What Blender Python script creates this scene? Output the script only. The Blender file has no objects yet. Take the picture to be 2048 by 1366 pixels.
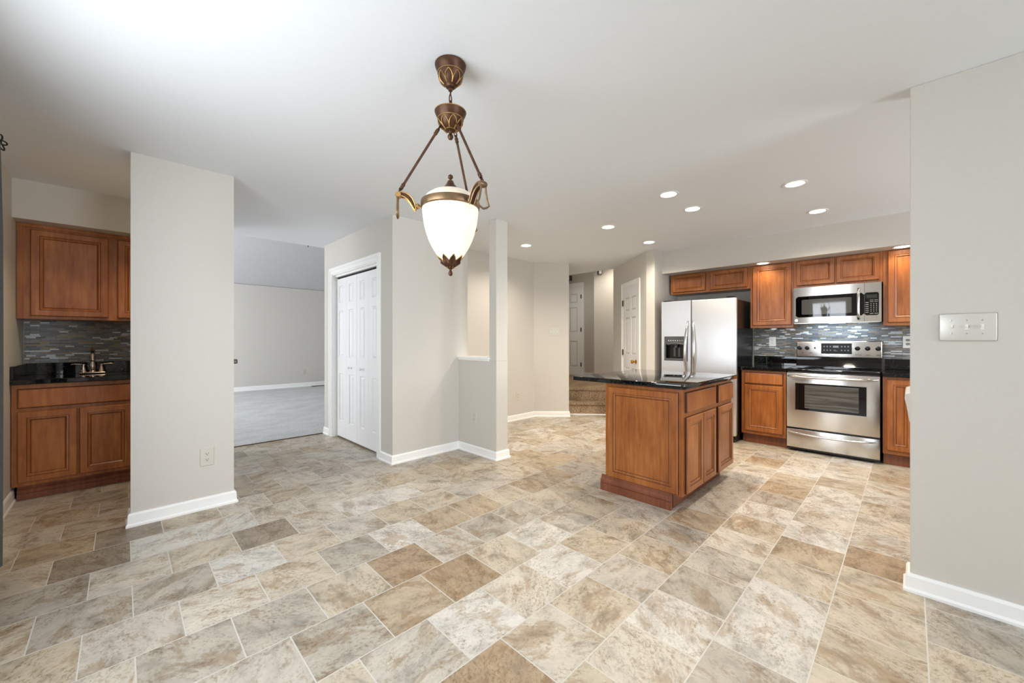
import bpy, bmesh, math, random
from mathutils import Vector, Matrix
random.seed(7)
S = bpy.context.scene
COL = S.collection

# ------------------------------------------------------------------ camera, light, exposure
TH = math.atan2(796.0, 788.0)                 # world +X lies this far right of the view axis
VD = Vector((math.cos(TH), math.sin(TH), 0)); RD = Vector((math.sin(TH), -math.cos(TH), 0))
cam = bpy.data.cameras.new('camera'); co = bpy.data.objects.new('camera', cam); COL.objects.link(co)
co.location = (0, 0, 1.215)
co.rotation_euler = (math.pi / 2, 0, TH - math.pi / 2)
cam.sensor_width = 36.0; cam.lens = 36.0 * 788 / 2048; cam.shift_y = -3.0 / 2048
cam.clip_start = 0.02
S.camera = co

w = bpy.data.worlds.new('world'); S.world = w; w.use_nodes = True
w.node_tree.nodes['Background'].inputs[0].default_value = (0.80, 0.90, 1.0, 1)
w.node_tree.nodes['Background'].inputs[1].default_value = 1.0

def area(name, loc, direction, sx, sy, power, color=(1, 1, 1)):
    l = bpy.data.lights.new(name, 'AREA'); l.shape = 'RECTANGLE'; l.size = sx; l.size_y = sy
    l.energy = power; l.color = color
    o = bpy.data.objects.new(name, l); COL.objects.link(o); o.location = loc
    o.rotation_euler = Vector(direction).to_track_quat('-Z', 'Y').to_euler(); return o

# daylight standing in the window openings (all behind or beside the camera), plus an added foyer fill
area('daylight_left', (-0.72, 1.5, 1.5), (1, 0, -0.35), 1.7, 1.2, 68, (0.88, 0.94, 1.0))
area('rear_window_fill', (1.76, -5.14, 1.6), (-0.08, 1, 0.2), 1.45, 1.25, 172, (0.88, 0.94, 1.0))  # added rear window light, placed and sized for its effect
area('daylight_sink', (4.4, -2.52, 1.5), (0, 1, 0.15), 1.7, 1.05, 70, (0.93, 0.96, 1.0))
area('daylight_family', (-2.28, 8.6, 1.6), (1, 0, 0), 3.0, 1.9, 245, (0.94, 0.96, 1.0))
area('foyer_fill', (6.9, 6.28, 1.7), (0, -1, 0), 0.9, 1.6, 120, (0.9, 0.95, 1.0))  # added fill light, no window stands here

S.view_settings.view_transform = 'Standard'
S.view_settings.look = 'None'
S.view_settings.gamma = 1.0
S.view_settings.use_curve_mapping = False
S.view_settings.exposure = 0.0
S.render.engine = 'CYCLES'
cy = S.cycles
cy.use_denoising = True
cy.max_bounces = 10; cy.diffuse_bounces = 7; cy.glossy_bounces = 5
cy.sample_clamp_indirect = 6.0
cy.caustics_reflective = False; cy.caustics_refractive = False

# ------------------------------------------------------------------ materials
def lin(c):
    return tuple(((x / 255.0) / 12.92 if x / 255.0 <= 0.04045 else ((x / 255.0 + 0.055) / 1.055) ** 2.4) for x in c) + (1,)

def mat(name):
    m = bpy.data.materials.new(name); m.use_nodes = True
    nt = m.node_tree; b = nt.nodes['Principled BSDF']
    return m, nt, b

def N(nt, typ, **kw):
    n = nt.nodes.new(typ)
    for k, v in kw.items():
        if k.startswith('i_'):
            n.inputs[k[2:].replace('_', ' ')].default_value = v
        else:
            setattr(n, k, v)
    return n

def coords(nt, scale=(1, 1, 1), loc=(0, 0, 0), rot=(0, 0, 0)):
    t = nt.nodes.new('ShaderNodeTexCoord'); mp = nt.nodes.new('ShaderNodeMapping')
    mp.inputs['Scale'].default_value = scale; mp.inputs['Location'].default_value = loc; mp.inputs['Rotation'].default_value = rot
    nt.links.new(t.outputs['Object'], mp.inputs['Vector']); return mp.outputs['Vector']

def ramp(nt, fac, stops, interp='LINEAR'):
    r = nt.nodes.new('ShaderNodeValToRGB'); r.color_ramp.interpolation = interp
    e = r.color_ramp.elements
    while len(e) < len(stops): e.new(0.5)
    for i, (p, c) in enumerate(stops):
        e[i].position = p; e[i].color = c if len(c) == 4 else tuple(c) + (1,)
    nt.links.new(fac, r.inputs['Fac']); return r.outputs['Color']

def bump(nt, b, height, strength=0.1, dist=0.01):
    n = nt.nodes.new('ShaderNodeBump'); n.inputs['Strength'].default_value = strength; n.inputs['Distance'].default_value = dist
    nt.links.new(height, n.inputs['Height']); nt.links.new(n.outputs['Normal'], b.inputs['Normal'])

def plain(name, rgb, rough=0.5, metal=0.0, var=0.0, scale=8.0, coat=0.0, bmp=0.0, spec=None):
    m, nt, b = mat(name); c = lin(rgb)
    b.inputs['Roughness'].default_value = rough; b.inputs['Metallic'].default_value = metal
    b.inputs['Coat Weight'].default_value = coat
    if spec is not None: b.inputs['Specular IOR Level'].default_value = spec
    nz = N(nt, 'ShaderNodeTexNoise'); nz.inputs['Scale'].default_value = scale; nz.inputs['Detail'].default_value = 4
    nt.links.new(coords(nt), nz.inputs['Vector'])
    lo = tuple(x * (1 - var) for x in c[:3]) + (1,); hi = tuple(min(1, x * (1 + var)) for x in c[:3]) + (1,)
    nt.links.new(ramp(nt, nz.outputs['Fac'], [(0.3, lo), (0.7, hi)]), b.inputs['Base Color'])
    if bmp: bump(nt, b, nz.outputs['Fac'], bmp, 0.003)
    return m

def emit(name, rgb, strength):
    m, nt, b = mat(name); b.inputs['Base Color'].default_value = lin(rgb)
    b.inputs['Emission Color'].default_value = lin(rgb); b.inputs['Emission Strength'].default_value = strength
    return m

M = {}
M['wall'] = plain('wall_paint', (204, 200, 193), 0.6, var=0.012, scale=60, bmp=0.03)
M['ceil'] = plain('ceiling_paint', (232, 236, 241), 0.8, var=0.008, scale=40)
M['vault'] = plain('vault_paint', (196, 197, 199), 0.85, var=0.05, scale=40, bmp=0.5)
M['trim'] = plain('trim_paint', (243, 243, 242), 0.3, var=0.004)
M['doorpaint'] = plain('door_paint', (236, 237, 239), 0.28, var=0.004)
M['plastic'] = plain('white_plastic', (236, 234, 228), 0.35)
M['ivory'] = plain('cover_plate_plastic', (205, 199, 189), 0.35)
M['slot'] = plain('dark_slot', (38, 34, 30), 0.6)
M['black'] = plain('black_plastic', (16, 16, 17), 0.25)
M['blackgloss'] = plain('black_glass', (7, 7, 8), 0.04)
M['panel'] = plain('display_black', (9, 9, 10), 0.18, spec=0.12)
M['blackside'] = plain('black_textured_steel', (17, 17, 18), 0.22, bmp=0.15, scale=300)
M['grey'] = plain('grey_plastic', (74, 76, 78), 0.35)
M['fabric'] = plain('charcoal_fabric', (52, 53, 56), 0.9, var=0.1, scale=120)
M['fabric_edge'] = plain('grey_fabric', (120, 122, 124), 0.9, var=0.1, scale=120)
M['iron'] = plain('black_iron', (12, 11, 10), 0.6)
M['brass'] = plain('polished_brass', (196, 140, 52), 0.2, metal=1.0)
M['hinge'] = plain('aged_brass', (110, 92, 62), 0.35, metal=0.9)
M['bronze'] = plain('antique_bronze', (82, 54, 36), 0.45, metal=0.6, var=0.35, scale=30)
M['bronze_light'] = plain('brushed_bronze', (128, 104, 78), 0.4, metal=0.8, var=0.2, scale=30)
M['gold'] = plain('antique_gold', (176, 138, 84), 0.42, metal=0.7, var=0.2, scale=40)
M['nickel'] = plain('warm_nickel', (204, 190, 176), 0.24, metal=1.0)
M['icon'] = emit('lit_icon', (225, 232, 235), 0.9)
M['lens'] = emit('lamp_lens', (255, 246, 232), 9.0)
M['lens_cool'] = emit('cool_lamp_lens', (225, 238, 255), 3.0)
M['display'] = plain('lcd_glass', (44, 50, 46), 0.15)
M['micro_glass'] = plain('mesh_glass', (80, 80, 80), 0.04, spec=0.6)
M['label'] = plain('grey_print', (150, 150, 148), 0.5)
M['shade_black'] = plain('gap_shade', (12, 11, 11), 0.9)
M['ground'] = plain('outside_lawn', (120, 128, 96), 0.95, var=0.2, scale=3)

def steel(name, rgb, rough, rot):
    m, nt, b = mat(name)
    b.inputs['Metallic'].default_value = 1.0; b.inputs['Base Color'].default_value = lin(rgb)
    nz = N(nt, 'ShaderNodeTexNoise'); nz.inputs['Scale'].default_value = 1.0; nz.inputs['Detail'].default_value = 3
    nt.links.new(coords(nt, (6, 6, 420)), nz.inputs['Vector'])
    r = N(nt, 'ShaderNodeMapRange'); r.inputs['To Min'].default_value = rough * 0.8; r.inputs['To Max'].default_value = rough * 1.25
    nt.links.new(nz.outputs['Fac'], r.inputs['Value']); nt.links.new(r.outputs['Result'], b.inputs['Roughness'])
    b.inputs['Anisotropic'].default_value = 0.75
    b.inputs['Anisotropic Rotation'].default_value = rot
    t = nt.nodes.new('ShaderNodeTangent'); t.direction_type = 'RADIAL'; t.axis = 'Z'
    nt.links.new(t.outputs['Tangent'], b.inputs['Tangent'])
    return m
M['steel'] = steel('brushed_stainless', (214, 213, 211), 0.24, 0.25)
M['steel_door'] = steel('satin_stainless', (226, 226, 227), 0.44, 0.0)
M['chrome'] = plain('polished_steel', (205, 203, 200), 0.16, metal=1.0)
M['satin'] = plain('satin_nickel_plate', (214, 212, 206), 0.33, metal=0.25)

def wood(name, c1, c2, c3, rough=0.34):
    m, nt, b = mat(name)
    v = coords(nt, (16, 16, 1.6))
    n1 = N(nt, 'ShaderNodeTexNoise'); n1.inputs['Scale'].default_value = 3.0; n1.inputs['Detail'].default_value = 6; n1.inputs['Distortion'].default_value = 0.4
    nt.links.new(v, n1.inputs['Vector'])
    n2 = N(nt, 'ShaderNodeTexNoise'); n2.inputs['Scale'].default_value = 3.2; n2.inputs['Detail'].default_value = 3
    nt.links.new(coords(nt, (1.6, 1.6, 1.0)), n2.inputs['Vector'])
    mx = N(nt, 'ShaderNodeMath', operation='ADD'); mx.use_clamp = False
    a = N(nt, 'ShaderNodeMath', operation='MULTIPLY'); a.inputs[1].default_value = 0.45
    c = N(nt, 'ShaderNodeMath', operation='MULTIPLY'); c.inputs[1].default_value = 0.55
    nt.links.new(n1.outputs['Fac'], a.inputs[0]); nt.links.new(n2.outputs['Fac'], c.inputs[0])
    nt.links.new(a.outputs[0], mx.inputs[0]); nt.links.new(c.outputs[0], mx.inputs[1])
    nt.links.new(ramp(nt, mx.outputs[0], [(0.36, lin(c1)), (0.5, lin(c2)), (0.64, lin(c3))]), b.inputs['Base Color'])
    b.inputs['Roughness'].default_value = rough; b.inputs['Coat Weight'].default_value = 0.22; b.inputs['Specular IOR Level'].default_value = 0.35; b.inputs['Coat Roughness'].default_value = 0.28
    return m
M['wood'] = wood('maple_cinnamon_stain', (134, 74, 32), (156, 92, 43), (174, 110, 56))
M['glaze_shade'] = plain('brown_glaze_and_edge_shade', (66, 34, 18), 0.45)
M['woodlip'] = wood('maple_base_molding', (112, 62, 40), (127, 74, 50), (140, 85, 60))

def granite():
    m, nt, b = mat('black_granite')
    v = coords(nt)
    vo = N(nt, 'ShaderNodeTexVoronoi'); vo.inputs['Scale'].default_value = 160; nt.links.new(v, vo.inputs['Vector'])
    nz = N(nt, 'ShaderNodeTexNoise'); nz.inputs['Scale'].default_value = 38; nz.inputs['Detail'].default_value = 6; nt.links.new(v, nz.inputs['Vector'])
    mx = N(nt, 'ShaderNodeMath', operation='MULTIPLY'); nt.links.new(vo.outputs['Color'], mx.inputs[0]); nt.links.new(nz.outputs['Fac'], mx.inputs[1])
    nt.links.new(ramp(nt, mx.outputs[0], [(0.22, lin((9, 10, 11))), (0.42, lin((24, 27, 29))), (0.52, lin((64, 62, 54)))]), b.inputs['Base Color'])
    b.inputs['Roughness'].default_value = 0.025; return m
M['granite'] = granite()

def mosaic():
    m, nt, b = mat('slate_and_glass_mosaic')
    tc = nt.nodes.new('ShaderNodeTexCoord'); sp = nt.nodes.new('ShaderNodeSeparateXYZ'); nt.links.new(tc.outputs['Object'], sp.inputs[0])
    ad = N(nt, 'ShaderNodeMath', operation='ADD'); nt.links.new(sp.outputs['X'], ad.inputs[0]); nt.links.new(sp.outputs['Y'], ad.inputs[1])
    cb = nt.nodes.new('ShaderNodeCombineXYZ'); nt.links.new(ad.outputs[0], cb.inputs['X']); nt.links.new(sp.outputs['Z'], cb.inputs['Y'])
    br = nt.nodes.new('ShaderNodeTexBrick'); br.offset = 0.37; br.offset_frequency = 3; br.squash = 0.62; br.squash_frequency = 2
    for k, v in (('Scale', 1.0), ('Brick Width', 0.088), ('Row Height', 0.0128), ('Mortar Size', 0.0009), ('Bias', 0.0), ('Mortar Smooth', 0.2)):
        br.inputs[k].default_value = v
    br.inputs['Color1'].default_value = (0, 0, 0, 1); br.inputs['Color2'].default_value = (1, 1, 1, 1); br.inputs['Mortar'].default_value = (0.2, 0.2, 0.2, 1)
    nt.links.new(cb.outputs[0], br.inputs['Vector'])
    c = ramp(nt, br.outputs['Color'], [(0.0, lin((122, 126, 128))), (0.15, lin((142, 143, 142))), (0.29, lin((110, 112, 113))), (0.40, lin((156, 156, 153))),
             (0.52, lin((132, 136, 138))), (0.62, lin((162, 148, 126))), (0.70, lin((124, 121, 116))), (0.79, lin((172, 158, 132))), (0.84, lin((218, 226, 229)))], 'CONSTANT')
    nz = N(nt, 'ShaderNodeTexNoise'); nz.inputs['Scale'].default_value = 1.0; nz.inputs['Detail'].default_value = 4
    mp = nt.nodes.new('ShaderNodeMapping'); mp.inputs['Scale'].default_value = (40, 160, 1); nt.links.new(cb.outputs[0], mp.inputs[0]); nt.links.new(mp.outputs[0], nz.inputs['Vector'])
    mm = nt.nodes.new('ShaderNodeMix'); mm.data_type = 'RGBA'; mm.blend_type = 'MULTIPLY'; mm.inputs[0].default_value = 0.55
    nt.links.new(c, mm.inputs[6]); nt.links.new(ramp(nt, nz.outputs['Fac'], [(0.3, (0.66, 0.66, 0.66)), (0.7, (1, 1, 1))]), mm.inputs[7])
    m2 = nt.nodes.new('ShaderNodeMix'); m2.data_type = 'RGBA'; nt.links.new(br.outputs['Fac'], m2.inputs[0]); nt.links.new(mm.outputs[2], m2.inputs[6]); m2.inputs[7].default_value = lin((84, 82, 78))
    nt.links.new(m2.outputs[2], b.inputs['Base Color'])
    rr = ramp(nt, br.outputs['Color'], [(0.0, (0.5, 0.5, 0.5)), (0.86, (0.12, 0.12, 0.12))], 'CONSTANT'); nt.links.new(rr, b.inputs['Roughness'])
    bump(nt, b, br.outputs['Color'], 0.5, 0.004)
    return m
M['mosaic'] = mosaic()

TX0, TW, TY0, TH_ = 0.187, 0.303, -0.048, 0.3055         # tile grid: origin and size; alternate rows shift by half a tile
def tile():
    m, nt, b = mat('stone_look_tile')
    v = coords(nt, loc=(-TX0, -TY0, 0))
    br = nt.nodes.new('ShaderNodeTexBrick'); br.offset = 0.5; br.offset_frequency = 2; br.squash = 1.0
    for k, val in (('Scale', 1.0), ('Brick Width', TW), ('Row Height', TH_), ('Mortar Size', 0.0026), ('Bias', 0.0), ('Mortar Smooth', 0.2)):
        br.inputs[k].default_value = val
    nt.links.new(v, br.inputs['Vector'])
    at = nt.nodes.new('ShaderNodeAttribute'); at.attribute_name = 'tile_tone'
    sd = nt.nodes.new('ShaderNodeAttribute'); sd.attribute_name = 'tile_seed'
    sc = N(nt, 'ShaderNodeVectorMath', operation='SCALE'); sc.inputs['Scale'].default_value = 40.0; nt.links.new(sd.outputs['Color'], sc.inputs[0])
    vr = nt.nodes.new('ShaderNodeVectorRotate'); vr.rotation_type = 'Z_AXIS'; nt.links.new(v, vr.inputs['Vector'])
    an = N(nt, 'ShaderNodeMath', operation='MULTIPLY'); an.inputs[1].default_value = 6.28; nt.links.new(sd.outputs['Fac'], an.inputs[0]); nt.links.new(an.outputs[0], vr.inputs['Angle'])
    ad = N(nt, 'ShaderNodeVectorMath', operation='ADD'); nt.links.new(vr.outputs[0], ad.inputs[0]); nt.links.new(sc.outputs[0], ad.inputs[1])
    def noise(scale, detail, dist, stretch, rough=0.55, off=0.0):
        mp = nt.nodes.new('ShaderNodeMapping'); mp.inputs['Scale'].default_value = stretch; mp.inputs['Location'].default_value = (off, off * 0.7, 0)
        nt.links.new(ad.outputs[0], mp.inputs[0])
        n = N(nt, 'ShaderNodeTexNoise'); n.inputs['Scale'].default_value = scale; n.inputs['Detail'].default_value = detail
        n.inputs['Distortion'].default_value = dist; n.inputs['Roughness'].default_value = rough
        nt.links.new(mp.outputs[0], n.inputs['Vector']); return n.outputs['Fac']
    def mix(fac, a, bb, blend='MIX', f=None):
        n = nt.nodes.new('ShaderNodeMix'); n.data_type = 'RGBA'; n.blend_type = blend
        if fac is not None: nt.links.new(fac, n.inputs[0])
        else: n.inputs[0].default_value = f
        for q, x in ((6, a), (7, bb)):
            if isinstance(x, tuple): n.inputs[q].default_value = x
            else: nt.links.new(x, n.inputs[q])
        return n.outputs[2]
    def g(x): return (x, x, x)
    def mul(a, bb):
        n = N(nt, 'ShaderNodeMath', operation='MULTIPLY'); nt.links.new(a, n.inputs[0]); nt.links.new(bb, n.inputs[1]); return n.outputs[0]
    tone = at.outputs['Color']
    # broad clouds, lighter and darker
    cl = noise(6.5, 7, 0.35, (1, 1.7, 1), 0.66)
    c = mix(None, tone, ramp(nt, cl, [(0.34, g(0.66)), (0.47, g(0.95)), (0.68, g(1.13))]), 'MULTIPLY', 1.0)
    # tan and grey patches with frayed edges
    p1 = noise(4.6, 10, 0.45, (1, 1.6, 1), 0.74, 7.3)
    c = mix(ramp(nt, p1, [(0.52, g(0)), (0.56, g(0.5)), (0.70, g(0.95))]), c, mix(None, c, (0.62, 0.49, 0.36, 1), 'MULTIPLY', 1.0))
    p2 = noise(3.6, 8, 0.4, (1, 1.5, 1), 0.68, 19.1)
    c = mix(ramp(nt, p2, [(0.55, g(0)), (0.66, g(0.7))]), c, mix(None, c, (0.66, 0.66, 0.62, 1), 'MULTIPLY', 1.0))
    # sparse cracks
    vn = noise(3.0, 9, 0.6, (1, 1.5, 1), 0.62, 31.7)
    crack = ramp(nt, vn, [(0.488, g(0)), (0.498, g(1.0)), (0.508, g(0))])
    msk = ramp(nt, noise(3.0, 3, 0.2, (1, 1, 1), 0.5, 43.0), [(0.52, g(0)), (0.60, g(0.7))])
    c = mix(mul(crack, msk), c, mix(None, c, (0.45, 0.37, 0.28, 1), 'MULTIPLY', 1.0))
    # grain and pits
    gr = noise(58, 6, 0.2, (1, 1.3, 1), 0.78, 3.0)
    pits = ramp(nt, gr, [(0.50, g(0)), (0.60, g(0.9))])
    pm = ramp(nt, noise(6.0, 5, 0.3, (1, 1.4, 1), 0.65, 57.0), [(0.42, g(0.18)), (0.58, g(1.0))])
    c = mix(mul(pits, pm), c, mix(None, c, (0.56, 0.48, 0.38, 1), 'MULTIPLY', 1.0))
    c = mix(br.outputs['Fac'], c, lin((196, 193, 186)))
    nt.links.new(c, b.inputs['Base Color'])
    b.inputs['Roughness'].default_value = 0.40
    h = mix(br.outputs['Fac'], mix(None, p1, gr, f=0.4), (0.15, 0.15, 0.15, 1))
    bump(nt, b, h, 0.14, 0.004)
    return m
M['tile'] = tile()

def carpet(name, a, c):
    m, nt, b = mat(name)
    n1 = N(nt, 'ShaderNodeTexNoise'); n1.inputs['Scale'].default_value = 60; n1.inputs['Detail'].default_value = 5; n1.inputs['Roughness'].default_value = 0.75; nt.links.new(coords(nt), n1.inputs['Vector'])
    n2 = N(nt, 'ShaderNodeTexNoise'); n2.inputs['Scale'].default_value = 2.2; n2.inputs['Detail'].default_value = 5; n2.inputs['Distortion'].default_value = 0.6
    nt.links.new(coords(nt, (1.0, 1.6, 1)), n2.inputs['Vector'])
    ad = N(nt, 'ShaderNodeMath', operation='MULTIPLY_ADD'); ad.inputs[1].default_value = 0.4; nt.links.new(n2.outputs['Fac'], ad.inputs[0]); nt.links.new(n1.outputs['Fac'], ad.inputs[2])
    hf = N(nt, 'ShaderNodeMath', operation='MULTIPLY'); hf.inputs[1].default_value = 0.7143; nt.links.new(ad.outputs[0], hf.inputs[0])
    nt.links.new(ramp(nt, hf.outputs[0], [(0.38, lin(a)), (0.6, lin(c))]), b.inputs['Base Color'])
    b.inputs['Roughness'].default_value = 1.0; b.inputs['Specular IOR Level'].default_value = 0.1
    bump(nt, b, n1.outputs['Fac'], 0.9, 0.012)
    return m
M['carpet'] = carpet('light_grey_carpet', (184, 187, 187), (222, 223, 221))
M['carpet_brown'] = carpet('brown_carpet', (108, 88, 68), (186, 162, 134))

def alabaster(name, strength):
    m, nt, b = mat(name)
    n = N(nt, 'ShaderNodeTexNoise'); n.inputs['Scale'].default_value = 9; n.inputs['Detail'].default_value = 5; n.inputs['Distortion'].default_value = 1.5
    nt.links.new(coords(nt), n.inputs['Vector'])
    c = ramp(nt, n.outputs['Fac'], [(0.35, lin((250, 232, 205))), (0.65, lin((255, 246, 232)))])
    b.inputs['Base Color'].default_value = lin((186, 178, 164)); nt.links.new(c, b.inputs['Emission Color'])
    b.inputs['Emission Strength'].default_value = strength; b.inputs['Roughness'].default_value = 0.35
    return m
M['shade'] = alabaster('lit_alabaster_glass', 0.92)
M['shade_top'] = alabaster('alabaster_glass_dome', 0.42)

def oven_glass():
    m, nt, b = mat('oven_window_glass')
    n = N(nt, 'ShaderNodeTexNoise'); n.inputs['Scale'].default_value = 1; nt.links.new(coords(nt, (1, 3, 60)), n.inputs['Vector'])
    nt.links.new(ramp(nt, n.outputs['Fac'], [(0.35, lin((58, 56, 54))), (0.65, lin((96, 93, 89)))]), b.inputs['Base Color'])
    b.inputs['Roughness'].default_value = 0.06; return m
M['oven_glass'] = oven_glass()

# ------------------------------------------------------------------ mesh helpers
class Fr:
    """a vertical work plane: u runs to the viewer's right, v up, d out of the plane"""
    def __init__(s, o, u, n, v=(0, 0, 1), warp=None):
        s.o = Vector(o); s.u = Vector(u).normalized(); s.n = Vector(n).normalized(); s.v = Vector(v); s.warp = warp
    def p(s, u, v, d):
        if s.warp: d = d + s.warp(u, v)
        return s.o + s.u * u + s.v * v + s.n * d
def FX(x, warp=None): return Fr((x, 0, 0), (0, -1, 0), (-1, 0, 0), warp=warp)      # faces -X, u = -y
def FY(y): return Fr((0, y, 0), (1, 0, 0), (0, -1, 0))                              # faces -Y, u = x

class MB:
    def __init__(s): s.bm = bmesh.new()
    def face(s, vs, mi=0):
        try:
            f = s.bm.faces.new(vs); f.material_index = mi; return f
        except ValueError: return None
    def box(s, a, b, bev=0.0, seg=2, mi=0, fr=None):
        x0, x1 = sorted((a[0], b[0])); y0, y1 = sorted((a[1], b[1])); z0, z1 = sorted((a[2], b[2]))
        P = [(x, y, z) for x in (x0, x1) for y in (y0, y1) for z in (z0, z1)]
        vs = [s.bm.verts.new(fr.p(*p) if fr else p) for p in P]
        fs = [s.face([vs[i] for i in q], mi) for q in ((0, 1, 3, 2), (4, 6, 7, 5), (0, 4, 5, 1), (2, 3, 7, 6), (0, 2, 6, 4), (1, 5, 7, 3))]
        if bev:
            es = list({e for f in fs for e in f.edges})
            bmesh.ops.bevel(s.bm, geom=es, offset=bev, segments=seg, affect='EDGES', profile=0.5, material=-1)
        return s
    def prism(s, poly, z0, z1, mi=0):
        lo = [s.bm.verts.new((x, y, z0)) for x, y in poly]; hi = [s.bm.verts.new((x, y, z1)) for x, y in poly]
        n = len(poly); s.face(lo[::-1], mi); s.face(hi, mi)
        for i in range(n): s.face([lo[i], lo[(i + 1) % n], hi[(i + 1) % n], hi[i]], mi)
        return s
    def rings(s, fr, u0, v0, u1, v1, prof, back=True):
        """nested rectangles; prof = [(inset, depth, material of the band before it)], the last one is filled"""
        last = None
        for k, (i, d, mi) in enumerate(prof):
            L = [s.bm.verts.new(fr.p(*p)) for p in ((u0 + i, v0 + i, d), (u1 - i, v0 + i, d), (u1 - i, v1 - i, d), (u0 + i, v1 - i, d))]
            if k == 0 and back: s.face(L[::-1], 0)
            if last:
                for j in range(4): s.face([last[j], last[(j + 1) % 4], L[(j + 1) % 4], L[j]], mi)
            last = L
        s.face(last, prof[-1][2] if len(prof[-1]) < 4 else prof[-1][3]); return s
    def lathe(s, prof, c, n=32, axis=(0, 0, 1), mi=0):
        ax = Vector(axis).normalized(); q = Vector((0, 0, 1)).rotation_difference(ax); c = Vector(c)
        rows = []
        for r, z in prof:
            if r < 1e-6: rows.append([s.bm.verts.new(c + q @ Vector((0, 0, z)))])
            else: rows.append([s.bm.verts.new(c + q @ Vector((r * math.cos(2 * math.pi * k / n), r * math.sin(2 * math.pi * k / n), z))) for k in range(n)])
        for a, b in zip(rows, rows[1:]):
            for k in range(n):
                k2 = (k + 1) % n
                if len(a) == 1 and len(b) > 1: s.face([a[0], b[k], b[k2]], mi)
                elif len(b) == 1 and len(a) > 1: s.face([a[k], b[0], a[k2]], mi)
                elif len(a) > 1: s.face([a[k], b[k], b[k2], a[k2]], mi)
        for row, fl in ((rows[0], True), (rows[-1], False)):
            if len(row) > 1: s.face(row[::-1] if fl else row, mi)
        return s
    def tube(s, pts, r, n=10, closed=False, mi=0, flat=1.0, updir=None):
        pts = [Vector(p) for p in pts]; m = len(pts); rr = r if isinstance(r, (list, tuple)) else [r] * m
        rows = []; prev = None
        for i in range(m):
            if closed: t = pts[(i + 1) % m] - pts[i - 1]
            else: t = pts[min(i + 1, m - 1)] - pts[max(i - 1, 0)]
            t.normalize()
            if prev is None:
                ref = Vector(updir) if updir else (Vector((0, 0, 1)) if abs(t.z) < 0.9 else Vector((1, 0, 0)))
                a = (ref - t * ref.dot(t)).normalized()
            else: a = (prev - t * prev.dot(t)).normalized()
            prev = a; b = t.cross(a)
            rows.append([s.bm.verts.new(pts[i] + (a * math.cos(2 * math.pi * k / n) + b * math.sin(2 * math.pi * k / n) * flat) * rr[i]) for k in range(n)])
        for i in range(m if closed else m - 1):
            A = rows[i]; B = rows[(i + 1) % m]
            for k in range(n): s.face([A[k], A[(k + 1) % n], B[(k + 1) % n], B[k]], mi)
        if not closed: s.face(rows[0][::-1], mi); s.face(rows[-1], mi)
        return s
    def sweep(s, line, prof, closed=False, mi=0):
        """profile [(outward offset, z)] carried along a floor polyline; outward = to the right of travel"""
        L = [Vector((x, y)) for x, y in line]; n = len(L); rows = []
        for i in range(n):
            d0 = (L[i] - L[i - 1]).normalized() if (i > 0 or closed) else None
            d1 = (L[(i + 1) % n] - L[i]).normalized() if (i < n - 1 or closed) else None
            d0 = d0 or d1; d1 = d1 or d0
            n0 = Vector((d0.y, -d0.x)); n1 = Vector((d1.y, -d1.x)); mth = (n0 + n1).normalized(); k = 1.0 / max(0.3, mth.dot(n0))
            rows.append([s.bm.verts.new((L[i].x + mth.x * k * o, L[i].y + mth.y * k * o, z)) for o, z in prof])
        m = len(prof)
        for i in range(n if closed else n - 1):
            A = rows[i]; B = rows[(i + 1) % n]
            for k in range(m): s.face([A[k], A[(k + 1) % m], B[(k + 1) % m], B[k]], mi)
        if not closed: s.face(rows[0], mi); s.face(rows[-1][::-1], mi)
        return s
    def build(s, name, m, parent=None, smooth=None):
        bmesh.ops.recalc_face_normals(s.bm, faces=s.bm.faces)
        off = Vector((0, 0, 0)); p = parent
        while p is not None: off += p.location; p = p.parent
        if parent is not None: bmesh.ops.translate(s.bm, verts=s.bm.verts, vec=-off)
        me = bpy.data.meshes.new(name); s.bm.to_mesh(me); s.bm.free()
        for x in (m if isinstance(m, (list, tuple)) else [m]): me.materials.append(M[x])
        if smooth is not None:
            for f in me.polygons: f.use_smooth = True
            try: me.set_sharp_from_angle(angle=math.radians(smooth))
            except Exception: pass
        o = bpy.data.objects.new(name, me); COL.objects.link(o)
        if parent is not None: o.parent = parent
        return o

def tag(o, label, cat, group=None, kind=None):
    o['label'] = label; o['category'] = cat
    if group: o['group'] = group
    if kind: o['kind'] = kind
    return o
def thing(name, label, cat, loc, group=None, kind=None):
    o = bpy.data.objects.new(name, None); o.empty_display_size = 0.1; COL.objects.link(o); o.location = loc
    return tag(o, label, cat, group, kind)
def dup(root, loc, label):
    r = root.copy(); COL.objects.link(r); r.location = loc; r['label'] = label
    for ch in list(root.children):
        c = ch.copy(); COL.objects.link(c); c.parent = r
        for g in list(ch.children):
            d = g.copy(); COL.objects.link(d); d.parent = c
    return r
def struct(name, mb, m, label, cat='wall', smooth=None):
    return tag(mb.build(name, m, None, smooth), label, cat, None, 'structure')

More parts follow.
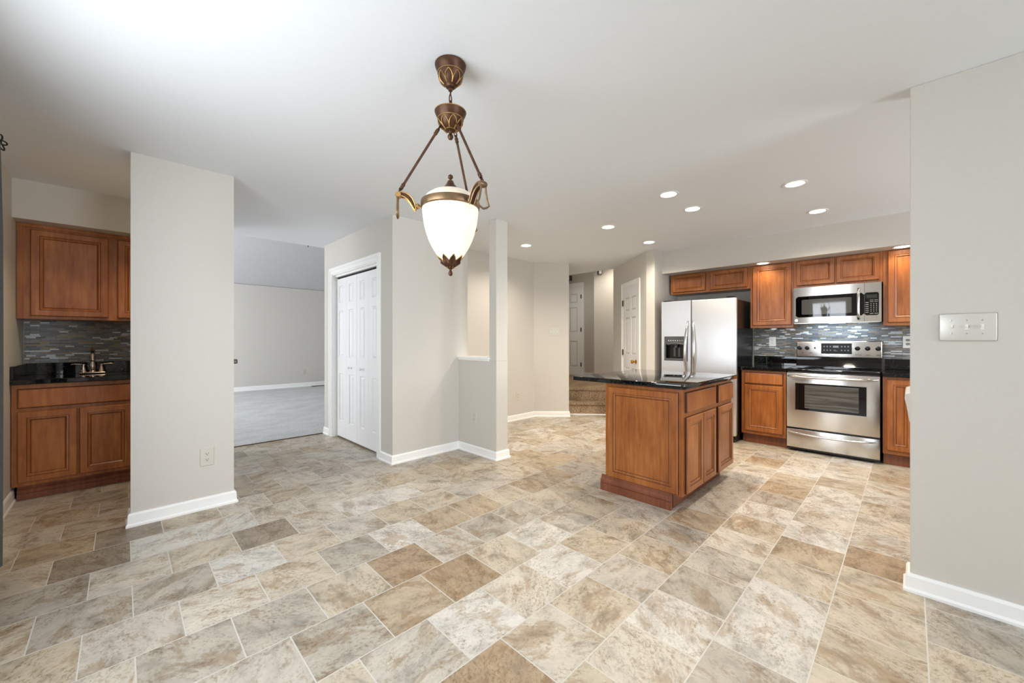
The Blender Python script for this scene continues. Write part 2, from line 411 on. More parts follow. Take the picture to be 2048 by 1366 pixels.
# ------------------------------------------------------------------ the setting
CH = 2.44
def at_px(px, py):
    d = VD + RD * ((px - 1024) / 788.0) - Vector((0, 0, (py - 680) / 788.0)); return d * (1.215 / -d.z)
def tile_id(x, y):
    r = math.floor((y - TY0) / TH_); return r, math.floor((x - TX0 + (TW / 2 if r % 2 == 0 else 0)) / TW)
TONES = {'white': (223, 218, 209), 'cream': (215, 206, 190), 'beige': (209, 197, 177), 'sand': (203, 190, 168), 'greige': (204, 196, 183), 'grey': (190, 182, 168), 'tan': (193, 175, 149), 'brown': (180, 157, 128), 'dark': (166, 152, 133)}
SEEN = {}          # the tiles that stand out in the photo
for tn, pts in (('white', ((805, 1080), (940, 1245), (1532, 1026), (1625, 1062), (1590, 945), (331, 1090), (454, 1058), (1660, 1010), (1480, 945))),
                ('brown', ((812, 1130), (922, 1152), (1000, 1345), (1745, 1121))), ('dark', ((181, 1120), (225, 1076), (540, 1072), (255, 1060))),
                ('tan', ((1400, 1030), (1595, 1097), (110, 1113), (1540, 930), (860, 1060))), ('grey', ((705, 1105), (720, 1290), (1406, 1168), (79, 1192), (205, 1240), (1940, 1300), (1900, 1240), (350, 1300), (500, 1240)))):
    for p in pts: q = at_px(*p); SEEN[tile_id(q.x, q.y)] = tn
def build_floor():
    rnd = random.Random(12); bm = bmesh.new(); X0, X1, Y0, Y1 = -0.9, 6.2, -5.3, 5.38
    tl = bm.loops.layers.float_color.new('tile_tone'); sl = bm.loops.layers.float_color.new('tile_seed')
    for r in range(math.floor((Y0 - TY0) / TH_), math.ceil((Y1 - TY0) / TH_)):
        sh = TX0 - (TW / 2 if r % 2 == 0 else 0)
        for k in range(math.floor((X0 - sh) / TW), math.ceil((X1 - sh) / TW)):
            x0, x1 = max(X0, sh + k * TW), min(X1, sh + (k + 1) * TW); y0, y1 = max(Y0, TY0 + r * TH_), min(Y1, TY0 + (r + 1) * TH_)
            if x1 - x0 < 1e-4 or y1 - y0 < 1e-4: continue
            tn = SEEN.get((r, k)) or rnd.choices(('white', 'cream', 'beige', 'sand', 'greige', 'grey', 'tan', 'brown'), (7, 26, 24, 16, 18, 5, 4, 0))[0]
            c = tuple(x * 0.80 for x in lin(TONES[tn])[:3]) + (1,); sd = (rnd.random(), rnd.random(), rnd.random(), 1)
            f = bm.faces.new([bm.verts.new((x, y, 0)) for x, y in ((x0, y0), (x1, y0), (x1, y1), (x0, y1))])
            for l in f.loops: l[tl] = c; l[sl] = sd
    e = bm.faces.new([bm.verts.new(p) for p in ((X0, Y0, -0.12), (X0, Y1, -0.12), (X1, Y1, -0.12), (X1, Y0, -0.12))])
    me = bpy.data.meshes.new('floor'); bm.to_mesh(me); bm.free(); me.materials.append(M['tile'])
    o = bpy.data.objects.new('floor', me); COL.objects.link(o)
    tag(o, 'stone-look beige tile floor of the kitchen and dining area', 'floor', None, 'structure')
build_floor()
b = MB(); b.box((-2.6, 5.38, -0.12), (6.2, 11.3, 0.004)); struct('floor_family', b, 'carpet', 'light grey carpet of the room beyond the opening', 'carpet floor')
b = MB(); b.box((0.60, 5.372, 0.0), (1.88, 5.392, 0.007)); struct('trim_1', b, 'glaze_shade', 'thin brown strip between tile and grey carpet', 'threshold')
b = MB(); b.box((-0.9, -5.3, CH), (6.0, 5.38, CH + 0.4)); struct('ceiling', b, 'ceil', 'flat white ceiling over kitchen and dining area', 'ceiling')

# left wall with its window openings, rear wall with an added window
b = MB()
b.box((-0.71, -5.1, 0), (-0.59, -4.0, CH)); b.box((-0.71, -1.9, 0), (-0.59, 0.6, CH)); b.box((-0.71, 2.4, 0), (-0.59, 5.38, CH)); b.box((-0.71, 0.6, 2.14), (-0.59, 2.4, CH)); b.box((-0.71, 0.6, 0), (-0.59, 2.4, 0.86)); b.box((-0.71, -4.0, 2.14), (-0.59, -1.9, CH)); b.box((-0.71, -4.0, 0), (-0.59, -1.9, 0.5))
struct('wall_left', b, 'wall', 'greige wall at the far left behind the dark curtain')
b = MB()
b.box((-0.59, -5.12, 0), (1.0, -5.0, CH)); b.box((2.52, -5.12, 0), (2.72, -5.0, CH)); b.box((1.0, -5.12, 0), (2.52, -5.0, 0.95)); b.box((1.0, -5.12, 2.2), (2.52, -5.0, CH))
struct('wall_rear', b, 'wall', 'greige rear wall of the dining area with an added window')
b = MB()
b.box((2.72, -5.12, 0), (2.835, 0.0, CH), bev=0.004); struct('wall_right', b, 'wall', 'greige wall at the right edge carrying the triple switch plate')
b = MB()
b.box((2.835, -2.5, 0), (3.55, -2.38, CH)); b.box((5.25, -2.5, 0), (5.97, -2.38, CH)); b.box((3.55, -2.5, 0), (5.25, -2.38, 1.0)); b.box((3.55, -2.5, 2.05), (5.25, -2.38, CH))
struct('wall_sink', b, 'wall', 'kitchen side wall with a window, hidden behind the right wall')
def window(name, fr, u0, v0, u1, v1, nm, label):
    b = MB(); t = 0.05
    b.box((u0, v0, -0.06), (u0 + t, v1, 0.0), fr=fr); b.box((u1 - t, v0, -0.06), (u1, v1, 0.0), fr=fr)
    b.box((u0, v0, -0.06), (u1, v0 + t, 0.0), fr=fr); b.box((u0, v1 - t, -0.06), (u1, v1, 0.0), fr=fr)
    for k in range(1, nm):
        c = u0 + (u1 - u0) * k / nm; b.box((c - 0.04, v0, -0.055), (c + 0.04, v1, -0.005), fr=fr)
    struct(name, b, 'trim', label, 'window')
window('window_1', Fr((-0.6, 0, 0), (0, 1, 0), (1, 0, 0)), 0.6, 0.86, 2.4, 2.14, 2, 'white window frame in the left wall behind the curtain')
window('window_4', Fr((-0.6, 0, 0), (0, 1, 0), (1, 0, 0)), -4.0, 0.5, -1.9, 2.14, 2, 'white window frame in the left wall, behind the viewpoint')
window('window_2', Fr((0, -5.01, 0), (1, 0, 0), (0, 1, 0)), 1.0, 0.95, 2.52, 2.2, 2, 'added white two part window frame in the unseen rear wall')
window('window_3', Fr((0, -2.39, 0), (1, 0, 0), (0, 1, 0)), 3.55, 1.0, 5.25, 2.05, 2, 'white window frame in the kitchen side wall')

# wet bar niche
b = MB()
b.prism([(0.04, 3.57), (0.597, 3.57), (0.597, 5.38), (0.43, 5.38), (0.43, 3.69), (0.04, 3.69)], 0, CH)
struct('wall_wing', b, 'wall', 'greige wing wall between wet bar and family room opening')
b = MB(); b.box((-0.59, 5.26, 0), (0.43, 5.38, CH)); struct('wall_bar', b, 'wall', 'greige back wall of the wet bar niche')
b = MB(); b.box((-0.59, 4.76, 2.142), (0.43, 5.26, CH)); struct('trim_2', b, 'wall', 'greige soffit above the wet bar cabinets', 'soffit')

# closet block (hollow behind the bifold), half wall, post
b = MB()
b.box((1.88, 3.56, 0), (2.81, 3.68, CH)); b.box((1.88, 5.11, 0), (2.0, 5.38, CH)); b.box((1.88, 3.68, 0), (2.0, 3.876, CH)); b.box((1.88, 3.876, 2.035), (2.0, 5.11, CH))
b.box((2.69, 3.68, 0), (2.81, 5.38, CH)); b.box((2.0, 5.26, 0), (2.69, 5.38, CH))
struct('wall_closet', b, 'wall', 'greige walls around the white bifold closet')
b = MB(); b.prism([(2.685, 2.937), (2.842, 2.937), (2.842, 3.559), (2.685, 3.559)], 0, 1.0); struct('wall_half', b, 'wall', 'low greige half wall below the white cap', 'half wall')
b = MB(); b.box((2.685, 2.937, 1.0), (2.842, 3.045, CH), bev=0.003); struct('wall_post', b, 'wall', 'slim square post rising from the half wall to the ceiling', 'post')
b = MB(); b.box((2.655, 3.03, 1.012), (2.872, 3.559, 1.036), bev=0.006); b.box((2.670, 3.045, 0.995), (2.857, 3.559, 1.014), bev=0.004)
struct('trim_3', b, 'trim', 'white wooden cap on the half wall', 'wall cap')

# back wall, diagonal, foyer
b = MB()
b.prism([(2.81, 4.19), (4.64, 4.19), (5.03, 3.80), (6.75, 5.45), (7.4, 5.95), (7.4, 6.05), (6.65, 5.60), (4.95, 4.05), (4.70, 4.31), (2.81, 4.31)], 0, CH + 0.45)
struct('wall_back', b, 'wall', 'greige wall beyond the post with a diagonal corner')
b = MB(); b.box((7.4, 3.5, 0.4), (7.52, 6.3, 2.9)); struct('wall_foyer', b, 'wall', 'grey foyer wall with the white panelled door at the end')
b = MB(); b.box((6.9, 3.4, 0.4), (7.4, 4.573, 2.9)); struct('wall_foyer_lit', b, 'wall', 'lamp-lit beige foyer wall beside the pantry corner')
b = MB(); b.box((6.0, 3.2, 2.84), (7.6, 6.3, 2.94)); struct('ceiling_foyer', b, 'ceil', 'foyer ceiling above the raised landing', 'ceiling')
PA = Vector((5.126, 2.552)); PB = Vector((6.045, 3.613))
b = MB(); b.prism([(5.10, 2.42), (5.126, 2.552), (6.045, 3.613), (7.0, 3.613), (7.0, 2.42)], 0, 2.84); struct('wall_pantry', b, 'wall', 'greige angled wall with the pantry door left of the fridge')
# kitchen back wall + soffit
b = MB(); b.box((5.85, -2.5, 0), (5.97, 2.42, CH)); struct('wall_kitchen', b, 'wall', 'greige wall behind fridge, range and cabinets')
b = MB(); b.box((5.325, -2.38, 2.13), (5.85, 2.42, CH)); struct('trim_4', b, 'wall', 'greige soffit above the kitchen wall cabinets', 'soffit')

# family room
b = MB(); b.box((-2.6, 11.1, 0), (6.2, 11.22, 2.535)); struct('wall_family', b, 'wall', 'greige far wall of the carpeted family room')
b = MB()
b.box((-2.22, 5.38, 0), (-2.1, 7.1, 5.0)); b.box((-2.22, 10.1, 0), (-2.1, 11.1, 3.4)); b.box((-2.22, 7.1, 0), (-2.1, 10.1, 0.65)); b.box((-2.22, 7.1, 2.55), (-2.1, 10.1, 4.4))
b.box((6.0, 5.38, 0), (6.12, 11.1, 5.0))
struct('wall_family_sides', b, 'wall', 'side walls of the family room, out of view')
b = MB()
for x0, x1, z0 in ((-2.22, -0.71, 0), (2.0, 6.1, 0), (-0.71, 2.0, CH)): b.box((x0, 5.38, z0), (x1, 5.5, 5.0))
struct('wall_family_front', b, 'ceil', 'family room wall above and beside the opening')
b = MB()
v = [b.bm.verts.new(p) for p in [(-2.3, 11.14, 2.53), (6.2, 11.14, 2.53), (6.2, 5.38, 4.95), (-2.3, 5.38, 4.95), (-2.3, 11.14, 2.68), (6.2, 11.14, 2.68), (6.2, 5.38, 5.1), (-2.3, 5.38, 5.1)]]
for q in ((0, 1, 2, 3), (4, 5, 6, 7), (0, 1, 5, 4), (1, 2, 6, 5), (2, 3, 7, 6), (3, 0, 4, 7)): b.face([v[i] for i in q])
struct('ceiling_vault', b, 'vault', 'textured white sloped ceiling of the family room', 'ceiling')
b = MB(); b.box((-30, -30, -0.3), (40, 40, -0.2)); struct('ground', b, 'ground', 'lawn outside the windows', 'ground')

# steps and landing
U = Vector((0.654, -0.757)); W = Vector((0.757, 0.654)); S1 = Vector((5.175, 3.918))
def q2(a, c): p = S1 + U * a + W * c; return (p.x, p.y)
b = MB()
for k, (z0, z1) in enumerate(((0.0, 0.2), (0.2, 0.4))):
    c0 = 0.28 * k
    b.prism([q2(-0.35, c0), q2(0.75, c0), q2(0.75, 3.2), q2(-0.35, 3.2)], z0, z1 - 0.035)
    b.prism([q2(-0.35, c0 - 0.022), q2(0.75, c0 - 0.022), q2(0.75, 3.2), q2(-0.35, 3.2)], z1 - 0.035, z1)
b.box((6.2, 3.3, 0.0), (7.6, 6.3, 0.398))
struct('floor_landing', b, 'carpet_brown', 'brown carpeted steps and landing up to the foyer', 'carpeted steps')
b = MB(); b.prism([q2(-0.35, -0.02), q2(0.75, -0.02), q2(0.75, 0.0), q2(-0.35, 0.0)], 0, 0.018); struct('trim_5', b, 'trim', 'thin white strip along the foot of the carpeted steps', 'trim')

# baseboards
BB = [(0, 0), (0.024, 0), (0.024, 0.012), (0.016, 0.022), (0.014, 0.074), (0.008, 0.086), (0, 0.086)]
def base(name, lines, label, prof=BB):
    b = MB()
    for L in lines: b.sweep(L, prof)
    struct(name, b, 'trim', label, 'baseboard')
base('baseboard_left', [[(-0.59, 2.42), (-0.59, 4.74)]], 'white baseboard at the foot of the left wall')
base('baseboard_wing', [[(0.04, 3.69), (0.04, 3.57), (0.597, 3.57), (0.597, 5.36)]][0:1], 'white baseboard around the foot of the wing wall')
base('baseboard_closet', [[(1.88, 5.38), (1.88, 5.195)], [(1.88, 3.795), (1.88, 3.56), (2.685, 3.56), (2.685, 2.937), (2.842, 2.937), (2.842, 3.55)]], 'white baseboard along closet wall and half wall')
base('baseboard_back', [[(2.82, 4.19), (4.64, 4.19), (5.03, 3.80), (5.10, 3.867)]], 'white baseboard under the far back wall and its diagonal')
base('baseboard_right', [[(2.835, -0.03), (2.835, 0.0), (2.72, 0.0), (2.72, -4.95)]], 'white baseboard at the foot of the right wall')
base('baseboard_family', [[(-2.0, 11.1), (5.9, 11.1)]], 'white baseboard along the far family room wall', [(o, z * 1.25) for o, z in BB])
base('baseboard_pantry', [[(6.0, 3.561), (5.80, 3.33)], [(5.24, 2.684), (5.126, 2.552), (5.10, 2.42)]], 'white baseboard at the foot of the pantry wall')
base('baseboard_foyer', [[(7.4, 5.16), (7.4, 4.6)]], 'white baseboard beside the foyer door', [(o, z + 0.4) for o, z in BB])

# ------------------------------------------------------------------ doors
PZ = [(1.674, 1.885), (1.003, 1.578), (0.21, 0.802)]
PANEL = [(0, 0.0, 0), (0.006, -0.008, 0), (0.014, -0.010, 0), (0.034, -0.002, 0)]
def leaf(parent, fr, u0, u1, z0, z1, cols, name='door_leaf', sc=1.0, m='doorpaint'):
    """a moulded door leaf: face with real recessed panels"""
    b = MB(); th = 0.035
    us = [u0]
    for a, c in cols: us += [a, c]
    us.append(u1)
    vz = [z0]
    for a, c in sorted(PZ): vz += [z0 + (a - 0.02) * sc, z0 + (c - 0.02) * sc]
    vz.append(z1)
    for i in range(len(us) - 1):
        for j in range(len(vz) - 1):
            if i % 2 == 1 and j % 2 == 1: b.rings(fr, us[i], vz[j], us[i + 1], vz[j + 1], PANEL, back=False)
            else: b.face([b.bm.verts.new(fr.p(*p)) for p in ((us[i], vz[j], 0), (us[i + 1], vz[j], 0), (us[i + 1], vz[j + 1], 0), (us[i], vz[j + 1], 0))])
    e = [(u0, z0), (u1, z0), (u1, z1), (u0, z1)]
    for k in range(4):
        p, q = e[k], e[(k + 1) % 4]
        b.face([b.bm.verts.new(fr.p(*x)) for x in ((p[0], p[1], 0), (q[0], q[1], 0), (q[0], q[1], -th), (p[0], p[1], -th))])
    b.face([b.bm.verts.new(fr.p(x[0], x[1], -th)) for x in e])
    bmesh.ops.remove_doubles(b.bm, verts=b.bm.verts, dist=0.0002)
    return b.build(name, m, parent)
def casing(parent, fr, u0, u1, z0, z1, wd=0.062, jamb=0.09):
    b = MB()
    def piece(a, c):
        b.box((a[0], a[1], 0.0), (c[0], c[1], 0.012), fr=fr); 
    b.box((u0 - wd, z0, 0), (u0, z1 + wd, 0.012), fr=fr); b.box((u1, z0, 0), (u1 + wd, z1 + wd, 0.012), fr=fr); b.box((u0, z1, 0), (u1, z1 + wd, 0.012), fr=fr)
    k = wd * 0.42
    b.box((u0 - wd, z0, 0.012), (u0 - wd + k, z1 + wd, 0.018), fr=fr); b.box((u1 + wd - k, z0, 0.012), (u1 + wd, z1 + wd, 0.018), fr=fr)
    b.box((u0 - wd + k, z1 + wd - k, 0.012), (u1 + wd - k, z1 + wd, 0.018), fr=fr)
    t = 0.014
    b.box((u0, z0, -jamb), (u0 + t, z1, 0.004), fr=fr); b.box((u1 - t, z0, -jamb), (u1, z1, 0.004), fr=fr); b.box((u0 + t, z1 - t, -jamb), (u1 - t, z1, 0.004), fr=fr)
    return b.build('door_casing', 'trim', parent)

# bifold closet doors
D1 = thing('door_1', 'white bifold closet doors with moulded panels', 'closet door', (1.93, 4.49, 0), kind='structure')
fr = FX(1.88); casing(D1, fr, -5.11, -3.876, 0, 2.035, 0.075, 0.10)
lf = FX(1.925); u0 = -5.11 + 0.018; wdt = (5.11 - 3.876 - 0.036) / 4
for k in range(4):
    a = u0 + k * wdt + 0.0015; c = a + wdt - (0.003 if k != 1 else 0.006)
    L = leaf(D1, lf, a, c, 0.022, 1.974, [(a + 0.085, c - 0.085)])
    if k in (1, 2):
        kb = MB(); kc = lf.p((a + c) / 2 - (0.02 if k == 1 else -0.0), 0.885, 0)
        kb.lathe([(0.0, 0), (0.008, 0.0), (0.007, 0.014), (0.017, 0.022), (0.019, 0.031), (0.012, 0.039), (0, 0.04)], kc, 20, (-1, 0, 0)); kb.build('knob', 'doorpaint', L, 40)
b = MB(); b.box((-5.095, 2.000, -0.085), (-3.892, 2.021, -0.03), fr=fr); b.build('track', 'trim', D1)
b = MB(); b.box((-5.095, 1.974, -0.084), (-3.892, 2.0, -0.066), fr=fr); b.build('gap_shade', 'shade_black', D1)  # black strip painted as the shade in the gap above the leaves
b = MB(); b.box((2.005, 3.90, 0.01), (2.02, 5.09, 2.03)); b.build('interior_shade', 'shade_black', D1)  # black sheet stands in for the darkness inside the closet

# pantry door on the angled wall
pd = (PB - PA).normalized(); pn = Vector((-pd.y, pd.x))
prf = Fr((PB.x, PB.y, 0), (-pd.x, -pd.y, 0), (pn.x, pn.y, 0))
Lp = (PB - PA).length
def pu(x, y): return Lp - ((Vector((x, y)) - PA).dot(pd))
uL = pu(5.765, 3.195); uR = pu(5.315, 2.745)
D2 = thing('door_2', 'white panelled pantry door with brass knob in the angled wall', 'door', (5.55, 2.97, 0), kind='structure')
casing(D2, prf, uL, uR, 0, 2.05, 0.06, 0.004)
pf2 = Fr(prf.o + prf.n * 0.006, prf.u, prf.n); wd = uR - uL
L = leaf(D2, pf2, uL + 0.016, uR - 0.016, 0.012, 2.034, [(uL + 0.09, uL + wd / 2 - 0.035), (uL + wd / 2 + 0.035, uR - 0.09)])
kb = MB(); kc = pf2.p(uR - 0.085, 0.895, 0); kb.lathe([(0, 0), (0.03, 0), (0.03, 0.006), (0.011, 0.012), (0.011, 0.035), (0.025, 0.045), (0.029, 0.058), (0.024, 0.071), (0, 0.077)], kc, 24, pf2.n); kb.build('knob', 'brass', L, 40)
for z in (1.80, 1.02, 0.25):
    hb = MB(); hb.box((uL - 0.004, z - 0.045, 0.004), (uL + 0.030, z + 0.045, 0.012), fr=pf2, bev=0.002); hb.tube([pf2.p(uL + 0.010, z - 0.047, 0.014), pf2.p(uL + 0.010, z + 0.047, 0.014)], 0.007); hb.build('hinge', 'hinge', L)

# foyer door
ffr = FX(7.4)
D3 = thing('door_3', 'white panelled foyer door at the end above the steps', 'door', (7.4, 5.6, 0.4), kind='structure')
casing(D3, ffr, -5.98, -5.225, 0.4, 2.46, 0.06, 0.004)
ff2 = FX(7.394)
L = leaf(D3, ff2, -5.965, -5.24, 0.412, 2.445, [(-5.86, -5.64), (-5.565, -5.345)])
for z in (2.2, 1.45, 0.66):
    hb = MB(); hb.box((-5.252, z - 0.045, 0.002), (-5.232, z + 0.045, 0.012), fr=ff2); hb.build('hinge', 'iron', L)
# ------------------------------------------------------------------ cabinets
DOOR = [(0, 0, 0), (0, 0.013, 1), (0.006, 0.020, 0), (0.047, 0.020, 0), (0.050, 0.0165, 1), (0.058, 0.0175, 0), (0.066, 0.0105, 0), (0.0695, 0.0085, 1), (0.072, 0.0095, 0)]  # dark outer side band paints the shadow line around the door
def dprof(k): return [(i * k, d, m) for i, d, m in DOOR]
SLAB = [(0, 0, 0), (0, 0.011, 1), (0.004, 0.0165, 1), (0.010, 0.020, 0)]  # dark outer side band paints a shadow line around the drawer
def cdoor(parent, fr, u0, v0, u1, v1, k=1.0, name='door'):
    b = MB(); b.rings(fr, u0, v0, u1, v1, dprof(k)); return b.build(name, ['wood', 'glaze_shade'], parent)
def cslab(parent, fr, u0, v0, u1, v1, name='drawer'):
    b = MB(); b.rings(fr, u0, v0, u1, v1, SLAB); return b.build(name, ['wood', 'glaze_shade'], parent)
def carcass(parent, fr, u0, v0, u1, v1, depth, toe=None, toem='woodlip', name='body'):
    b = MB(); b.box((u0, v0, -depth), (u1, v1, 0), fr=fr, bev=0.0015, seg=1); o = b.build(name, 'wood', parent)
    if toe:
        b = MB(); b.box((u0 + 0.004, 0.0, -depth + 0.02), (u1 - 0.004, v0, -toe), fr=fr); b.build('toe_kick', toem, parent)
    return o

# --- wet bar
bf = FY(4.70)
T = thing('base_cabinet', 'cherry-stained wet bar base cabinet with two doors under the faucet', 'cabinet', (-0.08, 4.95, 0))
carcass(T, bf, -0.586, 0.112, 0.425, 0.878, 0.555)
b = MB(); b.sweep([(-0.565, 4.765), (0.42, 4.765)], [(0, 0), (0.024, 0), (0.024, 0.042), (0.018, 0.046), (0.020, 0.07), (0.010, 0.085), (0.012, 0.111), (0, 0.111)]); b.box((-0.565, 4.765, 0), (0.42, 5.2, 0.11)); b.build('toe_kick', 'woodlip', T)
cslab(T, bf, -0.556, 0.700, 0.085, 0.846, 'drawer_front')
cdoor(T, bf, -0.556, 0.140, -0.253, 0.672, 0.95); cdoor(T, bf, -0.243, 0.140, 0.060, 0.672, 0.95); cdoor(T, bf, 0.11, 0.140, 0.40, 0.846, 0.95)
T = thing('countertop', 'black granite wet bar countertop with raised back and side lips', 'countertop', (-0.08, 4.95, 0.879))
b = MB(); b.box((-0.588, 4.665, 0.880), (0.428, 5.256, 0.917), bev=0.005); b.build('slab', 'granite', T)
b = MB(); b.box((-0.57, 5.236, 0.9175), (0.428, 5.257, 1.018), bev=0.002); b.build('back_lip', 'granite', T)
b = MB(); b.box((-0.588, 4.675, 0.9175), (-0.570, 5.257, 1.018), bev=0.002); b.build('side_lip', 'granite', T)
b = MB(); b.box((-0.585, 5.247, 1.019), (0.427, 5.2585, 1.392)); tag(b.build('backsplash', 'mosaic'), 'slate and glass mosaic backsplash behind the wet bar faucet', 'backsplash')
uf = FY(4.93)
T = thing('wall_cabinet', 'cherry-stained wall cabinet above the wet bar', 'cabinet', (-0.08, 5.1, 1.38))
carcass(T, uf, -0.584, 1.384, 0.428, 2.128, 0.318)
b = MB(); b.box((-0.588, 1.384, 0.0), (-0.555, 2.128, 0.006), fr=uf, bev=0.002); b.box((-0.588, 2.112, 0.0), (0.428, 2.141, 0.012), fr=uf, bev=0.003); b.build('filler_strip', 'wood', T)
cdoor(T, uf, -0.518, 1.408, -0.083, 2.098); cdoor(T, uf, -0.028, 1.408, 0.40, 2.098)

# faucet
FXc, FYc = -0.185, 5.10
T = thing('faucet', 'warm nickel two-handle faucet on the wet bar counter', 'faucet', (FXc, FYc, 0.917))
b = MB(); b.box((FXc - 0.083, FYc - 0.026, 0.9175), (FXc + 0.083, FYc + 0.026, 0.934), bev=0.008, seg=3); b.build('base_plate', 'nickel', T, 40)
b = MB()
b.lathe([(0.0, 0), (0.023, 0), (0.023, 0.006), (0.017, 0.012), (0.022, 0.04), (0.020, 0.06), (0.0145, 0.085), (0.014, 0.098), (0.0165, 0.101), (0.0165, 0.106), (0.013, 0.109), (0, 0.11)], (FXc, FYc, 0.934), 24)
sp_ = [(FXc, FYc + 0.0 - 0.0, 1.035)]
for k in range(13):
    a = math.pi * k / 12 * 0.8; sp_.append((FXc, FYc - 0.055 + 0.055 * math.cos(a), 1.085 + 0.055 * math.sin(a)))
b.tube(sp_, [0.0135] * 2 + [0.0125 - 0.00025 * k for k in range(12)], 14); b.build('spout', 'nickel', T, 50)
for s in (-1, 1):
    hx = FXc + s * 0.055
    b = MB(); b.lathe([(0, 0), (0.02, 0), (0.020, 0.01), (0.016, 0.014), (0.0165, 0.022), (0.0095, 0.05), (0.010, 0.056), (0.013, 0.058), (0.013, 0.068), (0.008, 0.072), (0, 0.073)], (hx, FYc, 0.934), 20)
    b.tube([(hx, FYc, 1.000), (hx + s * 0.025, FYc, 1.002), (hx + s * 0.05, FYc, 1.006), (hx + s * 0.066, FYc, 1.003), (hx + s * 0.074, FYc, 0.998)], [0.006, 0.0055, 0.006, 0.007, 0.004], 10, flat=1.0)
    b.build('handle', 'nickel', T, 50)

# --- kitchen wall cabinets
kf = FX(5.55)
T = thing('wall_cabinet', 'short two-door wall cabinet above the fridge', 'cabinet', (5.7, 1.89, 1.855))
carcass(T, kf, -2.395, 1.855, -1.396, 2.129, 0.298)
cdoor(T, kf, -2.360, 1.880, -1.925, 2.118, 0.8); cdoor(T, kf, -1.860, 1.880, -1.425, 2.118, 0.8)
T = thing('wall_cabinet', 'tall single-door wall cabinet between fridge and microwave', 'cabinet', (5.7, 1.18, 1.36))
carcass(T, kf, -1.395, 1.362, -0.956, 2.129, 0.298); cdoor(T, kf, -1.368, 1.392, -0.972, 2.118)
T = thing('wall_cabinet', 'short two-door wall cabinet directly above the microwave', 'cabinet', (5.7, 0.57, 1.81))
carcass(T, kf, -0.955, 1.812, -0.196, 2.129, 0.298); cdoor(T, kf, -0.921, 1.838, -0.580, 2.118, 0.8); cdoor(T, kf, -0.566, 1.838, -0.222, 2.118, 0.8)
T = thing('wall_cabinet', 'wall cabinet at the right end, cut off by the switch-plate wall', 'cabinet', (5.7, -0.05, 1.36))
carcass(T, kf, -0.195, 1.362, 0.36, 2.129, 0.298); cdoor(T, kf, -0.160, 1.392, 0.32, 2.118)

# --- kitchen base cabinets and counters
gf = FX(5.275)
T = thing('base_cabinet', 'base cabinet with drawer between fridge and range', 'cabinet', (5.55, 1.19, 0))
carcass(T, gf, -1.42, 0.112, -0.972, 0.858, 0.56, toe=0.05)
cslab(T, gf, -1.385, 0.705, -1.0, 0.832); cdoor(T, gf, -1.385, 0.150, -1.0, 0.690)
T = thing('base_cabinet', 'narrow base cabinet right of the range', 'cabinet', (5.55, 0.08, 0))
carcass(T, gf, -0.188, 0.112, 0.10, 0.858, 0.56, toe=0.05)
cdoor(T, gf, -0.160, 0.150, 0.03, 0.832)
T = thing('countertop', 'black granite countertop between fridge and range', 'countertop', (5.55, 1.19, 0.86))
b = MB(); b.box((5.235, 0.968, 0.860), (5.848, 1.424, 0.898), bev=0.005); b.build('slab', 'granite', T)
b = MB(); b.box((5.828, 0.968, 0.8985), (5.848, 1.424, 1.012), bev=0.002); b.build('back_lip', 'granite', T)
T = thing('countertop', 'black granite countertop right of the range', 'countertop', (5.55, 0.05, 0.86))
b = MB(); b.box((5.235, -0.12, 0.860), (5.848, 0.190, 0.898), bev=0.005); b.build('slab', 'granite', T)
b = MB(); b.box((5.828, -0.12, 0.8985), (5.848, 0.190, 1.012), bev=0.002); b.build('back_lip', 'granite', T)
b = MB(); b.box((5.838, -0.6, 1.0135), (5.8495, 1.43, 1.50)); tag(b.build('backsplash', 'mosaic'), 'slate and glass mosaic backsplash behind the range', 'backsplash')

# --- island
T = thing('kitchen_island', 'cherry-stained kitchen island cabinet under black granite', 'kitchen island', (3.33, 1.44, 0))
b = MB(); b.box((2.80, 1.126, 0.105), (3.88, 1.745, 0.868), bev=0.002, seg=1); b.build('body', 'wood', T)
ip = FX(2.80)
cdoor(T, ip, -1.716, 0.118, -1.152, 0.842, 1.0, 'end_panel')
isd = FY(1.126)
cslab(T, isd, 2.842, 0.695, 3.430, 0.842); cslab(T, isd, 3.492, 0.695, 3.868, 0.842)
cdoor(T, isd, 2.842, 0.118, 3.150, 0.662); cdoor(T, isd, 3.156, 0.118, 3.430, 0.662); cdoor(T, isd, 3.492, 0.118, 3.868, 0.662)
b = MB(); b.box((2.83, 1.205, 0), (3.83, 1.74, 0.104)); b.build('toe_kick', 'woodlip', T)
b = MB(); b.sweep([(2.800, 1.775), (2.800, 1.197)], [(0, 0), (0.030, 0), (0.030, 0.056), (0.022, 0.058), (0.022, 0.063), (0.028, 0.066), (0.026, 0.080), (0.012, 0.096), (0.012, 0.102), (0.009, 0.120), (0, 0.120)]); b.build('base_molding', 'woodlip', T)
b = MB(); b.box((2.762, 1.088, 0.869), (3.925, 2.045, 0.905), bev=0.006, seg=3); tag(b.build('countertop', 'granite', None, 40), 'black granite slab on the kitchen island', 'countertop')

# ------------------------------------------------------------------ refrigerator
T = thing('refrigerator', 'stainless side-by-side refrigerator with black dispenser', 'refrigerator', (5.45, 1.9, 0))
YL, YM, YR = 2.325, 1.943, 1.432
b = MB(); b.box((5.165, YR + 0.006, 0.03), (5.82, YL - 0.006, 1.70), bev=0.004); b.build('cabinet', 'blackside', T)
b = MB(); b.box((5.15, YR + 0.03, 0.0), (5.8, YL - 0.03, 0.075)); b.build('toe_grille', 'black', T)
rf = FX(5.158)
DR = MB(); DR.box((-YM + 0.005, 0.083, 0.0), (-YR, 1.718, 0.058), bev=0.014, seg=4, fr=rf); DR = DR.build('refrigerator_door', 'steel_door', T, 35)
